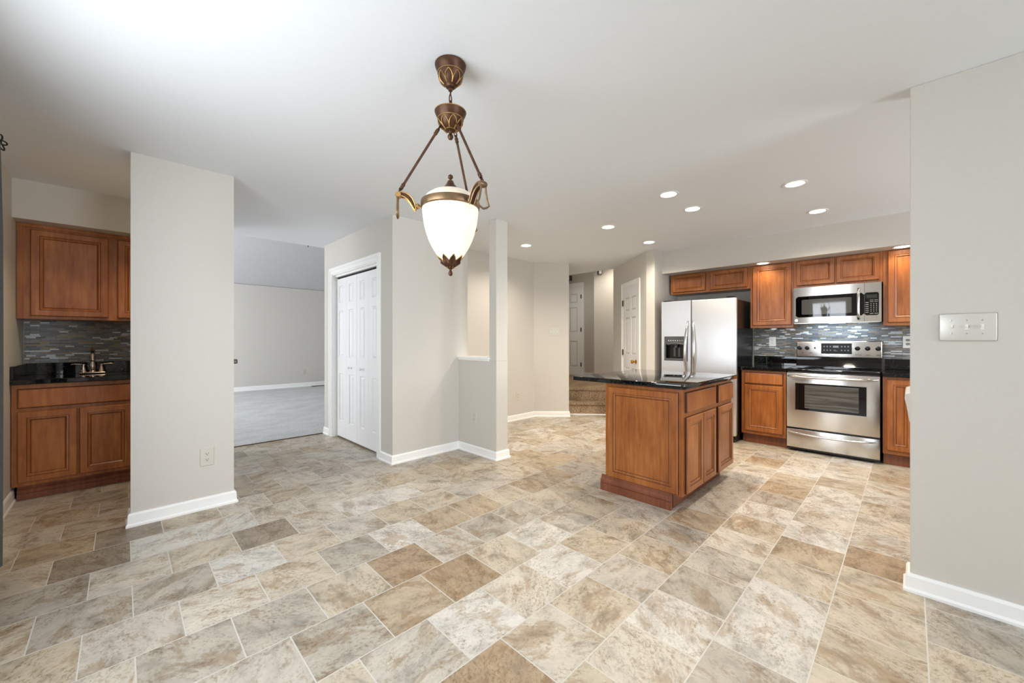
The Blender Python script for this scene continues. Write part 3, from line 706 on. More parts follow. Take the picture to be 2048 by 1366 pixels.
# freezer door with a real hole for the dispenser
b = MB(); a0, a1, v0, v1 = -2.287, -1.985, 0.945, 1.262
for p, q in (((-YL, 0.083), (a0, 1.718)), ((a1, 0.083), (-YM - 0.005, 1.718)), ((a0, 0.083), (a1, v0)), ((a0, v1), (a1, 1.718))):
    b.box((p[0], p[1], 0), (q[0], q[1], 0.058), fr=rf)
FD = b.build('freezer_door', 'steel_door', T)
b = MB()
t = 0.022
b.box((a0, v1 - 0.105, 0.0), (a1, v1, 0.061), fr=rf, bev=0.003); b.box((a0, v0, 0.0), (a1, v0 + 0.03, 0.063), fr=rf, bev=0.003); b.box((a0, v0, 0), (a0 + t, v1 - 0.1, 0.061), fr=rf); b.box((a1 - t, v0, 0), (a1, v1 - 0.1, 0.061), fr=rf)
# arched brow under the panel
pts = []
for k in range(13):
    uu = a0 + 0.05 + (a1 - a0 - 0.06) * k / 12; pts.append(rf.p(uu, v1 - 0.118 + 0.03 * math.sin(math.pi * (0.12 + 0.88 * k / 12)), 0.058))
b.tube(pts, 0.008, 8)
DP = b.build('dispenser', 'grey', FD)
b = MB(); b.box((a0 + t, v0 + 0.03, -0.03), (a1 - t, v1 - 0.105, -0.02), fr=rf); b.box((a0 + t, v0 + 0.03, -0.03), (a0 + t + 0.003, v1 - 0.105, 0.05), fr=rf); b.box((a1 - t - 0.003, v0 + 0.03, -0.03), (a1 - t, v1 - 0.105, 0.05), fr=rf)
b.build('dispenser_recess', 'blackgloss', FD)
b = MB()
for uu in (-2.175, -2.115): b.box((uu - 0.014, v0 + 0.05, -0.012), (uu + 0.014, v1 - 0.14, 0.002), fr=rf, bev=0.004)
b.lathe([(0, 0), (0.022, 0), (0.016, -0.04), (0, -0.04)], rf.p(-2.145, v1 - 0.11, 0.02), 14)
b.build('dispenser_paddle', 'grey', FD)
for k in range(8):
    b = MB(); b.lathe([(0, 0), (0.0055 - 0.0003 * k, 0.0), (0.005 - 0.0003 * k, 0.002), (0, 0.002)], rf.p(a0 + 0.06 + 0.029 * k, v1 - 0.055, 0.0612), 10, rf.n)
    b.build('indicator_light', 'icon', FD)
def bow_handle(parent, fr, u, z0, z1, lean):
    b = MB(); pts = []; rr = []
    for k in range(21):
        s = k / 20; z = z0 + (z1 - z0) * s; q = math.sin(math.pi * s)
        pts.append(fr.p(u + lean * (q - 0.0) * 0.022, z, 0.058 + 0.052 * q ** 0.7)); rr.append(0.009 + 0.011 * q ** 0.8)
    b.tube(pts, rr, 14); return b.build('handle', 'chrome', parent, 60)
bow_handle(FD, rf, -YM - 0.035, 0.66, 1.455, -1)
bow_handle(DR, rf, -YM + 0.028, 0.66, 1.455, 1)
for y in (YL - 0.06, YR + 0.07):
    b = MB(); pts = [(5.13 + 0.02, y - 0.05, 1.715), (5.15, y - 0.03, 1.735), (5.15, y, 1.74), (5.15, y + 0.05, 1.735)]; b.box((5.12, y - 0.045, 1.70), (5.22, y + 0.045, 1.735), bev=0.01, seg=3); b.build('hinge_cover', 'black', T)

# ------------------------------------------------------------------ range
T = thing('range', 'stainless freestanding electric range with glass oven window', 'stove', (5.55, 0.58, 0))
RL, RR = 0.960, 0.204
b = MB(); b.box((5.262, RR, 0.02), (5.82, RL, 0.872), bev=0.003); b.build('body', 'black', T)
of = FX(5.26)
def warp(u, v): return 0.0
OD = MB(); OD.box((-RL, 0.262, 0), (-RR, 0.858, 0.03), fr=of, bev=0.006, seg=2); OD = OD.build('oven_door', 'steel', T, 35)
b = MB(); b.rings(of, -0.886, 0.452, -0.297, 0.752, [(0, 0.0298, 0), (0, 0.033, 0), (0.005, 0.033, 0), (0.008, 0.0315, 1), (0.05, 0.0315, 1)]); 
b.build('window_frame', ['chrome', 'blackgloss'], OD)
b = MB(); b.rings(of, -0.80, 0.482, -0.36, 0.73, [(0, 0.0312, 0), (0, 0.0322, 0), (0.001, 0.0323, 0)]); b.build('window_glass', 'oven_glass', OD)
def bar_handle(parent, fr, u0, u1, z, zc, out, r, d0=0.03):
    b = MB(); pts = []; rr = []
    for k in range(25):
        s = k / 24; q = math.sin(math.pi * s); e = min(1, min(s, 1 - s) / 0.10)
        pts.append(fr.p(u0 + (u1 - u0) * s, z + zc * q, d0 - 0.004 + out * e ** 0.6)); rr.append(r * (0.75 + 0.25 * q))
    b.tube(pts, rr, 12); return b.build('handle', 'chrome', parent, 60)
bar_handle(OD, of, -0.945, -0.222, 0.822, -0.006, 0.042, 0.0145)
DW = MB(); DW.box((-RL, 0.045, 0), (-RR, 0.245, 0.03), fr=of, bev=0.006, seg=2); DW = DW.build('storage_drawer', 'steel', T, 35)
bar_handle(DW, of, -0.945, -0.222, 0.212, -0.020, 0.030, 0.0115)
b = MB(); b.box((5.225, RR - 0.002, 0.873), (5.80, RL + 0.002, 0.900), bev=0.007, seg=3)
for y, x, r in ((0.78, 5.40, 0.10), (0.38, 5.40, 0.085), (0.78, 5.63, 0.085), (0.38, 5.63, 0.10)):
    b.lathe([(r, 0), (r, 0.0006), (r - 0.004, 0.0006), (r - 0.004, 0)], (x, y, 0.9), 40)
b.build('cooktop', 'blackgloss', T, 40)
# console
b = MB(); P = [(5.70, 0.900), (5.70, 0.912), (5.742, 0.985), (5.742, 1.02), (5.828, 1.02), (5.828, 0.900)]
A = [b.bm.verts.new((x, RL - 0.006, z)) for x, z in P]; B_ = [b.bm.verts.new((x, RR + 0.006, z)) for x, z in P]; b.face(A); b.face(B_)
for k in range(6): b.face([A[k], A[(k + 1) % 6], B_[(k + 1) % 6], B_[k]])
b.build('riser', 'blackgloss', T)
b = MB(); b.box((5.735, RR + 0.002, 1.012), (5.826, RL - 0.002, 1.205), bev=0.014, seg=4); CN = b.build('control_console', 'steel', T, 40)
cf = FX(5.735)
b = MB(); b.box((-0.722, 1.058, 0.0), (-0.452, 1.178, 0.004), fr=cf, bev=0.0018); 
b.build('display_panel', 'panel', CN)
b = MB()
b.box((-0.615, 1.128, 0.004), (-0.565, 1.150, 0.0046), fr=cf); b.build('clock_digits', 'label', CN)
b = MB(); b.box((-0.61, 1.10, 0.004), (-0.59, 1.104, 0.0046), fr=cf); b.box((-0.61, 1.09, 0.004), (-0.575, 1.094, 0.0046), fr=cf); b.build('display_text', 'label', CN)
for r_ in (0, 1):
    for c_ in range(3):
        for q_ in (-0.70, -0.545):
            b = MB(); b.box((q_ + 0.028 * c_, 1.092 + 0.042 * r_, 0.004), (q_ + 0.012 + 0.028 * c_, 1.105 + 0.042 * r_, 0.0046), fr=cf); b.build('touch_key', 'label', CN)
for a_, c_, z_ in ((-0.635, -0.55, 1.030), (-0.425, -0.375, 1.048), (-0.335, -0.300, 1.048), (-0.255, -0.22, 1.048), (-0.90, -0.885, 1.062), (-0.83, -0.81, 1.062)):
    k = a_; b = MB()
    while k < c_: b.box((k, z_, 0.0), (k + 0.006, z_ + 0.006, 0.0006), fr=cf); k += 0.0095
    b.build('printed_text', 'slot', CN)
b = MB(); b.box((-0.787, 1.112, 0.0), (-0.772, 1.132, 0.002), fr=cf); b.build('oven_light_switch', 'slot', CN)
for u in (-0.925, -0.852, -0.405, -0.322, -0.238):
    b = MB(); b.lathe([(0, 0), (0.023, 0), (0.023, 0.006), (0.019, 0.010), (0.017, 0.026), (0.012, 0.029), (0, 0.029)], cf.p(u, 1.122, 0.0), 24, cf.n)
    b.box((u - 0.005, 1.103, 0.028), (u + 0.005, 1.141, 0.034), fr=cf, bev=0.002); b.build('knob', 'black', CN, 35)

# ------------------------------------------------------------------ microwave
T = thing('microwave', 'stainless over-the-range microwave above the stove', 'microwave', (5.65, 0.57, 1.40))
b = MB(); b.box((5.50, 0.202, 1.402), (5.838, 0.942, 1.808), bev=0.004); b.build('body', 'black', T)
UC = -0.572
mw = FX(5.498, warp=lambda u, v: 0.022 * (1 - min(1.0, ((u - UC) / 0.37) ** 2)))
def curved(mb, fr, u0, v0, u1, v1, d0, d1, n=14, mi=0, rad=0.0):
    """a curved slab following the bowed front"""
    cols = []
    for k in range(n + 1):
        u = u0 + (u1 - u0) * k / n
        e = min(u - u0, u1 - u); ins = 0.0
        if rad and e < rad: ins = rad - math.sqrt(max(0, rad * rad - (rad - e) ** 2))
        cols.append([mb.bm.verts.new(fr.p(u, v, d)) for v, d in ((v0 + ins, d0), (v1 - ins, d0), (v1 - ins, d1), (v0 + ins, d1))])
    for a, c in zip(cols, cols[1:]):
        for j in range(4): mb.face([a[j], a[(j + 1) % 4], c[(j + 1) % 4], c[j]], mi)
    mb.face(cols[0][::-1], mi); mb.face(cols[-1], mi)
b = MB(); curved(b, mw, -0.942, 1.402, -0.334, 1.806, 0, 0.024, 18); MD = b.build('door', 'steel', T, 30)
b = MB(); curved(b, mw, -0.918, 1.470, -0.334, 1.705, 0.0235, 0.026, 28, rad=0.02); b.build('door_glass', 'blackgloss', MD, 30)
b = MB(); curved(b, mw, -0.862, 1.500, -0.432, 1.668, 0.0255, 0.0272, 16, rad=0.004); b.build('window', 'micro_glass', MD, 30)
b = MB(); pts = []
for k in range(15):
    s = k / 14; e = min(1, min(s, 1 - s) / 0.1); pts.append(mw.p(-0.377, 1.435 + 0.315 * s, 0.022 + 0.036 * e ** 0.5 + 0.006 * math.sin(math.pi * s)))
b.tube(pts, 0.0125, 14); b.build('handle', 'chrome', MD, 60)
b = MB(); b.lathe([(0, 0), (0.017, 0), (0.017, 0.0015), (0.014, 0.002), (0.0135, 0.001), (0.006, 0.001), (0.005, 0.0022), (0, 0.0022)], mw.p(-0.912, 1.437, 0.0242), 24, (-1, 0, 0)); b.build('badge', 'chrome', MD)
b = MB(); curved(b, mw, -0.332, 1.402, -0.203, 1.806, 0, 0.024, 8); CP = b.build('control_panel', 'steel', T, 30)
b = MB(); curved(b, mw, -0.331, 1.470, -0.222, 1.705, 0.0235, 0.026, 12, rad=0.016); b.build('keypad_glass', 'blackgloss', CP, 30)
b = MB(); curved(b, mw, -0.318, 1.645, -0.235, 1.682, 0.0258, 0.0268, 4); b.build('display', 'display', CP)
b = MB()
for r_ in range(6): curved(b, mw, -0.324, 1.498 + 0.020 * r_, -0.300, 1.504 + 0.020 * r_, 0.0258, 0.0266, 2)
for r_ in range(5):
    for c_ in range(3): curved(b, mw, -0.285 + 0.0205 * c_, 1.508 + 0.019 * r_, -0.278 + 0.0205 * c_, 1.515 + 0.019 * r_, 0.0258, 0.0266, 1)
for r_ in range(2):
    for c_ in range(2): curved(b, mw, -0.29 + 0.033 * c_, 1.607 + 0.016 * r_, -0.263 + 0.033 * c_, 1.611 + 0.016 * r_, 0.0258, 0.0266, 1)
for c_ in range(2): curved(b, mw, -0.29 + 0.033 * c_, 1.485, -0.263 + 0.033 * c_, 1.491, 0.0258, 0.0266, 1)
b.build('keys', 'label', CP)
for k in range(3):
    b = MB(); curved(b, mw, -0.324 + 0.037 * k, 1.440, -0.305 + 0.037 * k, 1.450, 0.0238, 0.027, 3); b.build('button', 'chrome', CP)
b = MB(); b.box((5.46, 0.215, 1.3985), (5.50, 0.93, 1.402)); b.build('bottom_lip', 'steel', T)
b = MB(); b.box((5.60, 0.50, 1.3995), (5.68, 0.64, 1.4018)); b.build('cooktop_lamp', 'lens_cool', T)
area('microwave_lamp', (5.68, 0.57, 1.39), (0.25, 0, -1), 0.5, 0.06, 2.2, (0.66, 0.82, 1.0))

# dishwasher behind the right wall: only the edge of its bowed console shows
T = thing('dishwasher', 'grey dishwasher whose bowed console peeks out behind the right wall', 'dishwasher', (4.05, -0.33, 0))
b = MB(); b.box((3.75, -0.62, 0.0), (4.35, -0.04, 0.86), bev=0.004); b.build('body', 'blackside', T)
b = MB()
for x0, x1 in ((3.755, 4.345),):
    P = [(-0.04, 0.66), (0.002, 0.665), (0.009, 0.71), (0.018, 0.78), (0.026, 0.82), (0.020, 0.85), (-0.005, 0.858), (-0.04, 0.858)]
    A = [b.bm.verts.new((x0, y, z)) for y, z in P]; B_ = [b.bm.verts.new((x1, y, z)) for y, z in P]; b.face(A); b.face(B_)
    for k in range(len(P)): b.face([A[k], A[(k + 1) % 8], B_[(k + 1) % 8], B_[k]])
b.build('console', 'satin', T, 50)
b = MB(); b.box((3.755, -0.04, 0.12), (4.345, -0.012, 0.655), bev=0.004); b.build('door_panel', 'steel', T)

# ------------------------------------------------------------------ outlets and switches
def rect_plate(b, fr, u, v, wu, hv, d=0.006): b.rings(fr, u - wu / 2, v - hv / 2, u + wu / 2, v + hv / 2, [(0, 0, 0), (0, d * 0.55, 0), (0.003, d, 0)])
def outlet(fr, u, v, label, m='plastic', sc=1.0, dark=False):
    T = thing('outlet', label, 'outlet', fr.p(u, v, 0), 'wall outlets')
    b = MB(); rect_plate(b, fr, u, v, 0.074 * sc, 0.12 * sc); b.build('cover_plate', m, T)
    for s in (-1, 1):
        c = v + s * 0.0195 * sc
        b = MB(); n = 20
        ring = [(0.0165 * sc * math.cos(2 * math.pi * k / n), max(-0.0125, min(0.0125, 0.0165 * math.sin(2 * math.pi * k / n))) * sc) for k in range(n)]
        A = [b.bm.verts.new(fr.p(u + x, c + y, 0.006)) for x, y in ring]; B_ = [b.bm.verts.new(fr.p(u + x, c + y, 0.0078)) for x, y in ring]
        b.face(B_)
        for k in range(n): b.face([A[k], A[(k + 1) % n], B_[(k + 1) % n], B_[k]])
        R = b.build('receptacle', 'label' if dark else m, T)
        b = MB(); b.box((u - 0.0085, c - 0.001, 0.0078), (u - 0.0055, c + 0.008, 0.0082), fr=fr); b.box((u + 0.0050, c, 0.0078), (u + 0.0080, c + 0.007, 0.0082), fr=fr); b.lathe([(0, 0), (0.003, 0), (0.003, 0.0004), (0, 0.0004)], fr.p(u - 0.0002, c - 0.007, 0.0078), 10, fr.n)
        b.build('slots', 'slot', R)
    b = MB(); b.lathe([(0, 0), (0.003, 0), (0.0025, 0.0012), (0, 0.0014)], fr.p(u, v, 0.006), 10, fr.n); b.build('screw', m, T)
    return T
outlet(FY(3.57), 0.437, 0.374, 'outlet low on the wing wall left of the family room opening', 'ivory', 1.08)
outlet(FX(2.685), -3.285, 0.385, 'outlet low on the half wall under the white cap', 'ivory', 1.0)
outlet(FY(4.19), 4.27, 0.368, 'outlet low on the far back wall beyond the post', 'ivory', 1.0)
outlet(FX(5.838), -1.222, 1.195, 'white outlet on the mosaic backsplash between fridge and range')
outlet(FX(5.838), -0.015, 1.193, 'outlet on the mosaic right of the range, cut off by the wall', 'plastic', 1.05, True)
outlet(FY(11.1), 3.37, 0.39, 'outlet low on the far family room wall', 'ivory', 1.05)

def switch(T, fr, us, v, m, tm):
    for u in us:
        b = MB(); b.box((u - 0.0052, v - 0.012, 0.006), (u + 0.0052, v + 0.012, 0.0075), fr=fr)
        b.box((u - 0.004, v - 0.003, 0.0075), (u + 0.004, v + 0.010, 0.019), fr=fr, bev=0.001); b.build('toggle', tm, T)
        for s in (-1, 1):
            b = MB(); b.lathe([(0, 0), (0.0035, 0), (0.0028, 0.0016), (0, 0.002)], fr.p(u, v + s * 0.030, 0.006), 12, fr.n); b.build('screw', 'chrome', T)
fr = FX(2.72)
T = thing('light_switch', 'satin nickel triple switch plate on the right wall', 'light switch', fr.p(0.182, 1.274, 0))
b = MB(); b.box((0.095, 1.211, 0.0), (0.269, 1.336, 0.007), fr=fr, bev=0.0055, seg=3); b.build('cover_plate', 'satin', T, 30)
switch(T, fr, (0.134, 0.180, 0.226), 1.274, 'satin', 'plastic')
dd = Vector((5.03 - 4.64, 3.80 - 4.19, 0)).normalized(); dfr = Fr((4.64, 4.19, 0), dd, (-dd.y * -1 * -1, 0, 0)) if False else Fr((4.64, 4.19, 0), dd, (dd.y, -dd.x, 0))
us = (Vector((4.863, 3.967, 0)) - Vector((4.64, 4.19, 0))).dot(dd)
T = thing('light_switch', 'shiny switch plate on the diagonal wall before the steps', 'light switch', dfr.p(us, 1.345, 0))
b = MB(); b.box((us - 0.082, 1.285, 0), (us + 0.082, 1.405, 0.006), fr=dfr, bev=0.003); b.build('cover_plate', 'satin', T)
switch(T, dfr, (us - 0.046, us, us + 0.046), 1.345, 'chrome', 'plastic')

# small wall devices in the foyer, black fitting on the wing wall side, floor register
b = MB(); b.box((-5.66, 2.585, 0), (-5.50, 2.70, 0.05), fr=ffr, bev=0.006); T = b.build('door_chime', 'grey'); tag(T, 'small grey chime box above the foyer door', 'door chime')
b = MB(); b.box((-5.655, 2.60, 0.05), (-5.54, 2.69, 0.056), fr=ffr, bev=0.002); b.build('front_cover', 'ivory', T)
l6 = FX(6.9)
b = MB(); b.box((-4.475, 2.545, 0), (-4.38, 2.64, 0.04), fr=l6, bev=0.004); T = tag(b.build('wall_sensor', 'grey'), 'small two-tone sensor box high on the lit foyer wall', 'wall sensor')
b = MB(); b.box((-4.42, 2.548, 0.04), (-4.365, 2.637, 0.055), fr=l6, bev=0.004); b.build('cover', 'plastic', T)
b = MB(); b.box((0.5975, 3.60, 1.035), (0.626, 3.66, 1.068), bev=0.006); tag(b.build('wall_fitting', 'black'), 'small black fitting on the edge of the wing wall', 'wall fitting')
b = MB(); b.box((3.52, 10.90, 0.004), (3.90, 11.04, 0.012), bev=0.002)
T = tag(b.build('floor_register', 'iron'), 'dark floor register in the grey carpet by the far wall', 'floor vent')
b = MB()
for k in range(12): b.box((3.54 + 0.029 * k, 10.915, 0.012), (3.552 + 0.029 * k, 11.025, 0.0145))
b.build('grille', 'hinge', T)

# ------------------------------------------------------------------ recessed downlights
def spot(loc, power, color=(1.0, 0.88, 0.72), size=math.radians(150), blend=0.8, rad=0.05, d=(0, 0, -1)):
    l = bpy.data.lights.new('can_or_fill_light', 'SPOT'); l.energy = power; l.color = color; l.spot_size = size; l.spot_blend = blend; l.shadow_soft_size = rad
    o = bpy.data.objects.new('can_or_fill_light', l); COL.objects.link(o); o.location = loc; o.rotation_euler = Vector(d).to_track_quat('-Z', 'Y').to_euler(); return o
def downlight(loc, label, group, r=0.083):
    T = thing('recessed_light', label, 'recessed light', loc, group); x, y, z = loc
    b = MB(); b.lathe([(r, 0), (r, -0.003), (r * 0.93, -0.006), (r * 0.76, -0.003), (r * 0.74, 0.0)], (x, y, z), 40); b.build('trim_ring', 'trim', T, 40)
    b = MB(); b.lathe([(0, -0.0032), (r * 0.60, -0.0034), (r * 0.75, -0.0025)], (x, y, z), 36); b.build('lens', 'lens', T, 40)
    return T
g = 'recessed ceiling lights over the kitchen'
R0 = downlight((3.27, 1.43, CH), 'recessed ceiling light nearest the pendant, above the island front edge', g)
for p, lb in (((3.79, 1.431, CH), 'recessed ceiling light just right of and behind the one above the island front edge'),
              ((3.745, 2.303, CH), 'recessed ceiling light between the post and the pantry, second from the left'),
              ((3.722, 3.502, CH), 'recessed ceiling light farthest left, just right of the post'),
              ((4.694, 2.301, CH), 'small recessed ceiling light right in front of the pantry corner'),
              ((3.752, 0.634, CH), 'largest recessed ceiling light at the right, nearest the right wall'),
              ((4.703, 0.619, CH), 'recessed ceiling light in front of the soffit above the range')):
    dup(R0, p, lb)
for p in ((3.27, 1.43), (3.79, 1.431), (3.745, 2.303), (3.722, 3.502), (4.694, 2.301), (3.752, 0.634), (4.703, 0.619)): spot((p[0], p[1], CH - 0.012), 78)
R1 = downlight((5.435, 1.235, 2.13), 'downlight in the soffit above the tall cabinet', 'soffit downlights', 0.075)
dup(R1, (5.435, 0.055, 2.13), 'downlight in the soffit at the far right end')
for y in (1.235, 0.055): spot((5.435, y, 2.118), 9, (1.0, 0.80, 0.52))
b = MB(); b.lathe([(0, 0), (0.034, 0), (0.034, -0.008), (0.028, -0.012), (0, -0.012)], (5.70, 1.18, 1.3615), 28); T = tag(b.build('puck_light', 'trim', None, 40), 'small puck light under the tall wall cabinet', 'puck light')
b = MB(); b.lathe([(0, 0), (0.024, 0), (0.02, -0.002), (0, -0.002)], (5.70, 1.18, 1.3493), 24); b.build('lens', 'lens_cool', T)
spot((5.70, 1.18, 1.345), 1.2, (0.75, 0.87, 1.0))
spot((6.6, 5.15, 2.80), 13, (1.0, 0.96, 0.90))  # added unseen fill spot, brightens the foyer door
spot((6.45, 4.02, 2.80), 46, (1.0, 0.90, 0.76))                      # foyer ceiling lamp above the lit wall
spot((0.22, 4.2, CH - 0.02), 42, (1.0, 0.80, 0.55), math.radians(120))   # lamp of the wet bar niche, behind the wing wall

# ------------------------------------------------------------------ pendant lamp
PX, PY = 1.040, 1.440
def zz(py): return 1.215 + (680 - py) * 1.757 / 788
T = thing('pendant_lamp', 'bronze pendant lamp with a lit alabaster glass bowl hanging from the ceiling', 'pendant lamp', (PX, PY, CH))
CENT = Vector((PX, PY, 0))
def petals(b, n, z_top, r_top, z_bot, r_bot, rad, shift=0.0, bulge=0.012):
    """raised pointed leaf outlines lying on a cup"""
    for k in range(n):
        a0 = 2 * math.pi * (k + shift) / n; hw = math.pi / n * 0.98
        for s in (-1, 1):
            pts = []
            for j in range(9):
                t = j / 8; r = r_bot + (r_top - r_bot) * t + bulge * math.sin(math.pi * t)
                ang = a0 + s * hw * (1 - t ** 2.2)
                pts.append((PX + (r + 0.001) * math.cos(ang), PY + (r + 0.001) * math.sin(ang), z_bot + (z_top - z_bot) * t))
            b.tube(pts, [rad * (1 - 0.35 * j / 8) for j in range(9)], 6)
# canopy
zc = CH
prof = [(0.0, 0.0), (0.066, 0.0), (0.069, -0.004), (0.068, -0.010), (0.064, -0.020), (0.059, -0.032), (0.056, -0.038), (0.055, -0.042), (0.051, -0.058), (0.042, -0.078), (0.030, -0.090), (0.022, -0.096), (0.020, -0.102), (0.010, -0.108), (0.009, -0.116), (0, -0.116)]
b = MB(); b.lathe(prof, (PX, PY, zc), 48); CA = b.build('canopy', 'bronze', T, 40)
b = MB(); petals(b, 8, zc - 0.046, 0.052, zc - 0.092, 0.028, 0.0022, bulge=0.009)
b.tube([(PX + 0.056 * math.cos(a), PY + 0.056 * math.sin(a), zc - 0.040) for a in [2 * math.pi * k / 40 for k in range(40)]], 0.0018, 6, True); b.build('leaf_relief', 'gold', CA)
# chain
ztop, zbot = zc - 0.114, zz(212)
b = MB(); b.tube([(PX, PY, ztop + 0.004), (PX, PY, ztop - 0.022)], 0.0035, 8)
def link(b, z, h, wdt, rot, r=0.0026, cx=PX, cy_=PY):
    ax = Vector((math.cos(rot), math.sin(rot), 0))
    b.tube([Vector((cx, cy_, z)) + ax * wdt * math.cos(t) + Vector((0, 0, h * math.sin(t))) for t in [2 * math.pi * k / 20 for k in range(20)]], r, 8, True)
zl = ztop - 0.042
link(b, zl, 0.024, 0.0095, 0.4); link(b, zl - 0.034, 0.017, 0.009, 1.9)
b.build('chain', 'bronze', T, 60)
# hub
zh = zz(226)
b = MB(); b.lathe([(0, 0.052), (0.006, 0.052), (0.006, 0.040), (0.012, 0.030), (0.030, 0.020), (0.055, 0.010), (0.066, 0.004), (0.069, 0.0), (0.067, -0.008), (0.061, -0.020), (0.057, -0.030), (0.055, -0.034), (0.050, -0.050), (0.040, -0.066), (0.026, -0.076), (0.018, -0.080), (0.008, -0.084), (0.006, -0.094), (0.012, -0.102), (0.013, -0.110), (0.008, -0.119), (0, -0.121)], (PX, PY, zh), 48); HB = b.build('hub', 'bronze', T, 40)
b = MB(); petals(b, 8, zh - 0.034, 0.053, zh - 0.080, 0.026, 0.0026, 0.5, 0.010)
for r_, z_ in ((0.0685, 0.001), (0.0565, -0.032), (0.024, -0.078)):
    b.tube([(PX + r_ * math.cos(a), PY + r_ * math.sin(a), zh + z_) for a in [2 * math.pi * k / 40 for k in range(40)]], 0.002, 6, True)
b.build('leaf_relief', 'gold', HB)
# glass bowl
zb = zz(409); R = 0.1235
b = MB()
up = [(0.0, zz(379)), (0.030, zz(380)), (0.060, zz(383.5)), (0.085, zz(388)), (0.106, zz(395)), (0.118, zz(402)), (R, zz(408))]
dn = [(R, zz(420)), (R - 0.001, zz(428)), (R - 0.004, zz(440)), (R - 0.009, zz(454)), (R - 0.017, zz(468)), (R - 0.028, zz(482)), (R - 0.043, zz(496)), (R - 0.061, zz(509)), (R - 0.083, zz(521)), (R - 0.098, zz(527))]
b.lathe(dn, (PX, PY, 0), 56); b.build('glass_bowl', 'shade', T, 60)
b = MB(); b.lathe(up + [(R, zz(412))], (PX, PY, 0), 56); b.build('glass_dome', 'shade_top', T, 60)
b = MB(); b.lathe([(R, zz(405)), (R + 0.005, zz(405.5)), (R + 0.0065, zz(408)), (R + 0.0065, zz(415)), (R + 0.005, zz(418)), (R, zz(418.5))], (PX, PY, 0), 56); BD = b.build('band', 'bronze_light', T, 40)
b = MB(); b.lathe([(0.044, zz(380.5)), (0.040, zz(379)), (0.028, zz(375)), (0.018, zz(369)), (0.013, zz(364)), (0.012, zz(362.5)), (0.005, zz(361.5)), (0.0045, zz(359)), (0.010, zz(357)), (0.0115, zz(354.5)), (0.010, zz(352)), (0.005, zz(350)), (0, zz(349.6))], (PX, PY, 0), 36); b.build('top_cap', 'bronze', T, 50)
# bottom cup: pointed leaves
b = MB(); n = 8; rows = []
seg = n * 4
def rad_at(z):
    pts = sorted([(zz_, r_) for r_, zz_ in dn])
    for (z0, r0), (z1, r1) in zip(pts, pts[1:]):
        if z0 <= z <= z1: return r0 + (r1 - r0) * (z - z0) / (z1 - z0)
    return pts[0][1]
for k in range(seg):
    a = 2 * math.pi * k / seg; ph = (k % 4) / 4.0; tip = 1 - abs(ph - 0.5) * 2
    ztip = zz(524) + (zz(513) - zz(524)) * tip
    col = []
    for j in range(5):
        t = j / 4; z = zz(537) + (ztip - zz(537)) * t
        r = max(0.012 + 0.036 * min(1, (z - zz(537)) / (zz(526) - zz(537))), 0.0) if z < zz(526) else rad_at(z) + 0.003
        col.append(b.bm.verts.new((PX + r * math.cos(a), PY + r * math.sin(a), z)))
    rows.append(col)
for k in range(seg):
    A, B_ = rows[k], rows[(k + 1) % seg]
    for j in range(4): b.face([A[j], A[j + 1], B_[j + 1], B_[j]])
b.face([r_[0] for r_ in rows])
b.lathe([(0.013, zz(536.5)), (0.006, zz(539)), (0.0045, zz(541)), (0.009, zz(545)), (0.0095, zz(548)), (0.007, zz(551)), (0, zz(552.5))], (PX, PY, 0), 24); CU = b.build('bottom_cup', 'bronze', T, 30)
b = MB()
for k in range(n):
    for s in (-1, 1):
        a1 = 2 * math.pi * (k + 0.5) / n; a2 = 2 * math.pi * (k + 0.5 + s * 0.5) / n
        pts = [(PX + r_ * math.cos(a_), PY + r_ * math.sin(a_), z_) for r_, a_, z_ in ((rad_at(zz(513)) + 0.004, a1, zz(513)), (rad_at(zz(518)) + 0.004, (a1 + a2) / 2, zz(518.5)), (rad_at(zz(524)) + 0.004, a2, zz(524)), (0.016, a2, zz(536)))]
        b.tube(pts, 0.0016, 6)
b.build('leaf_relief', 'gold', CU)
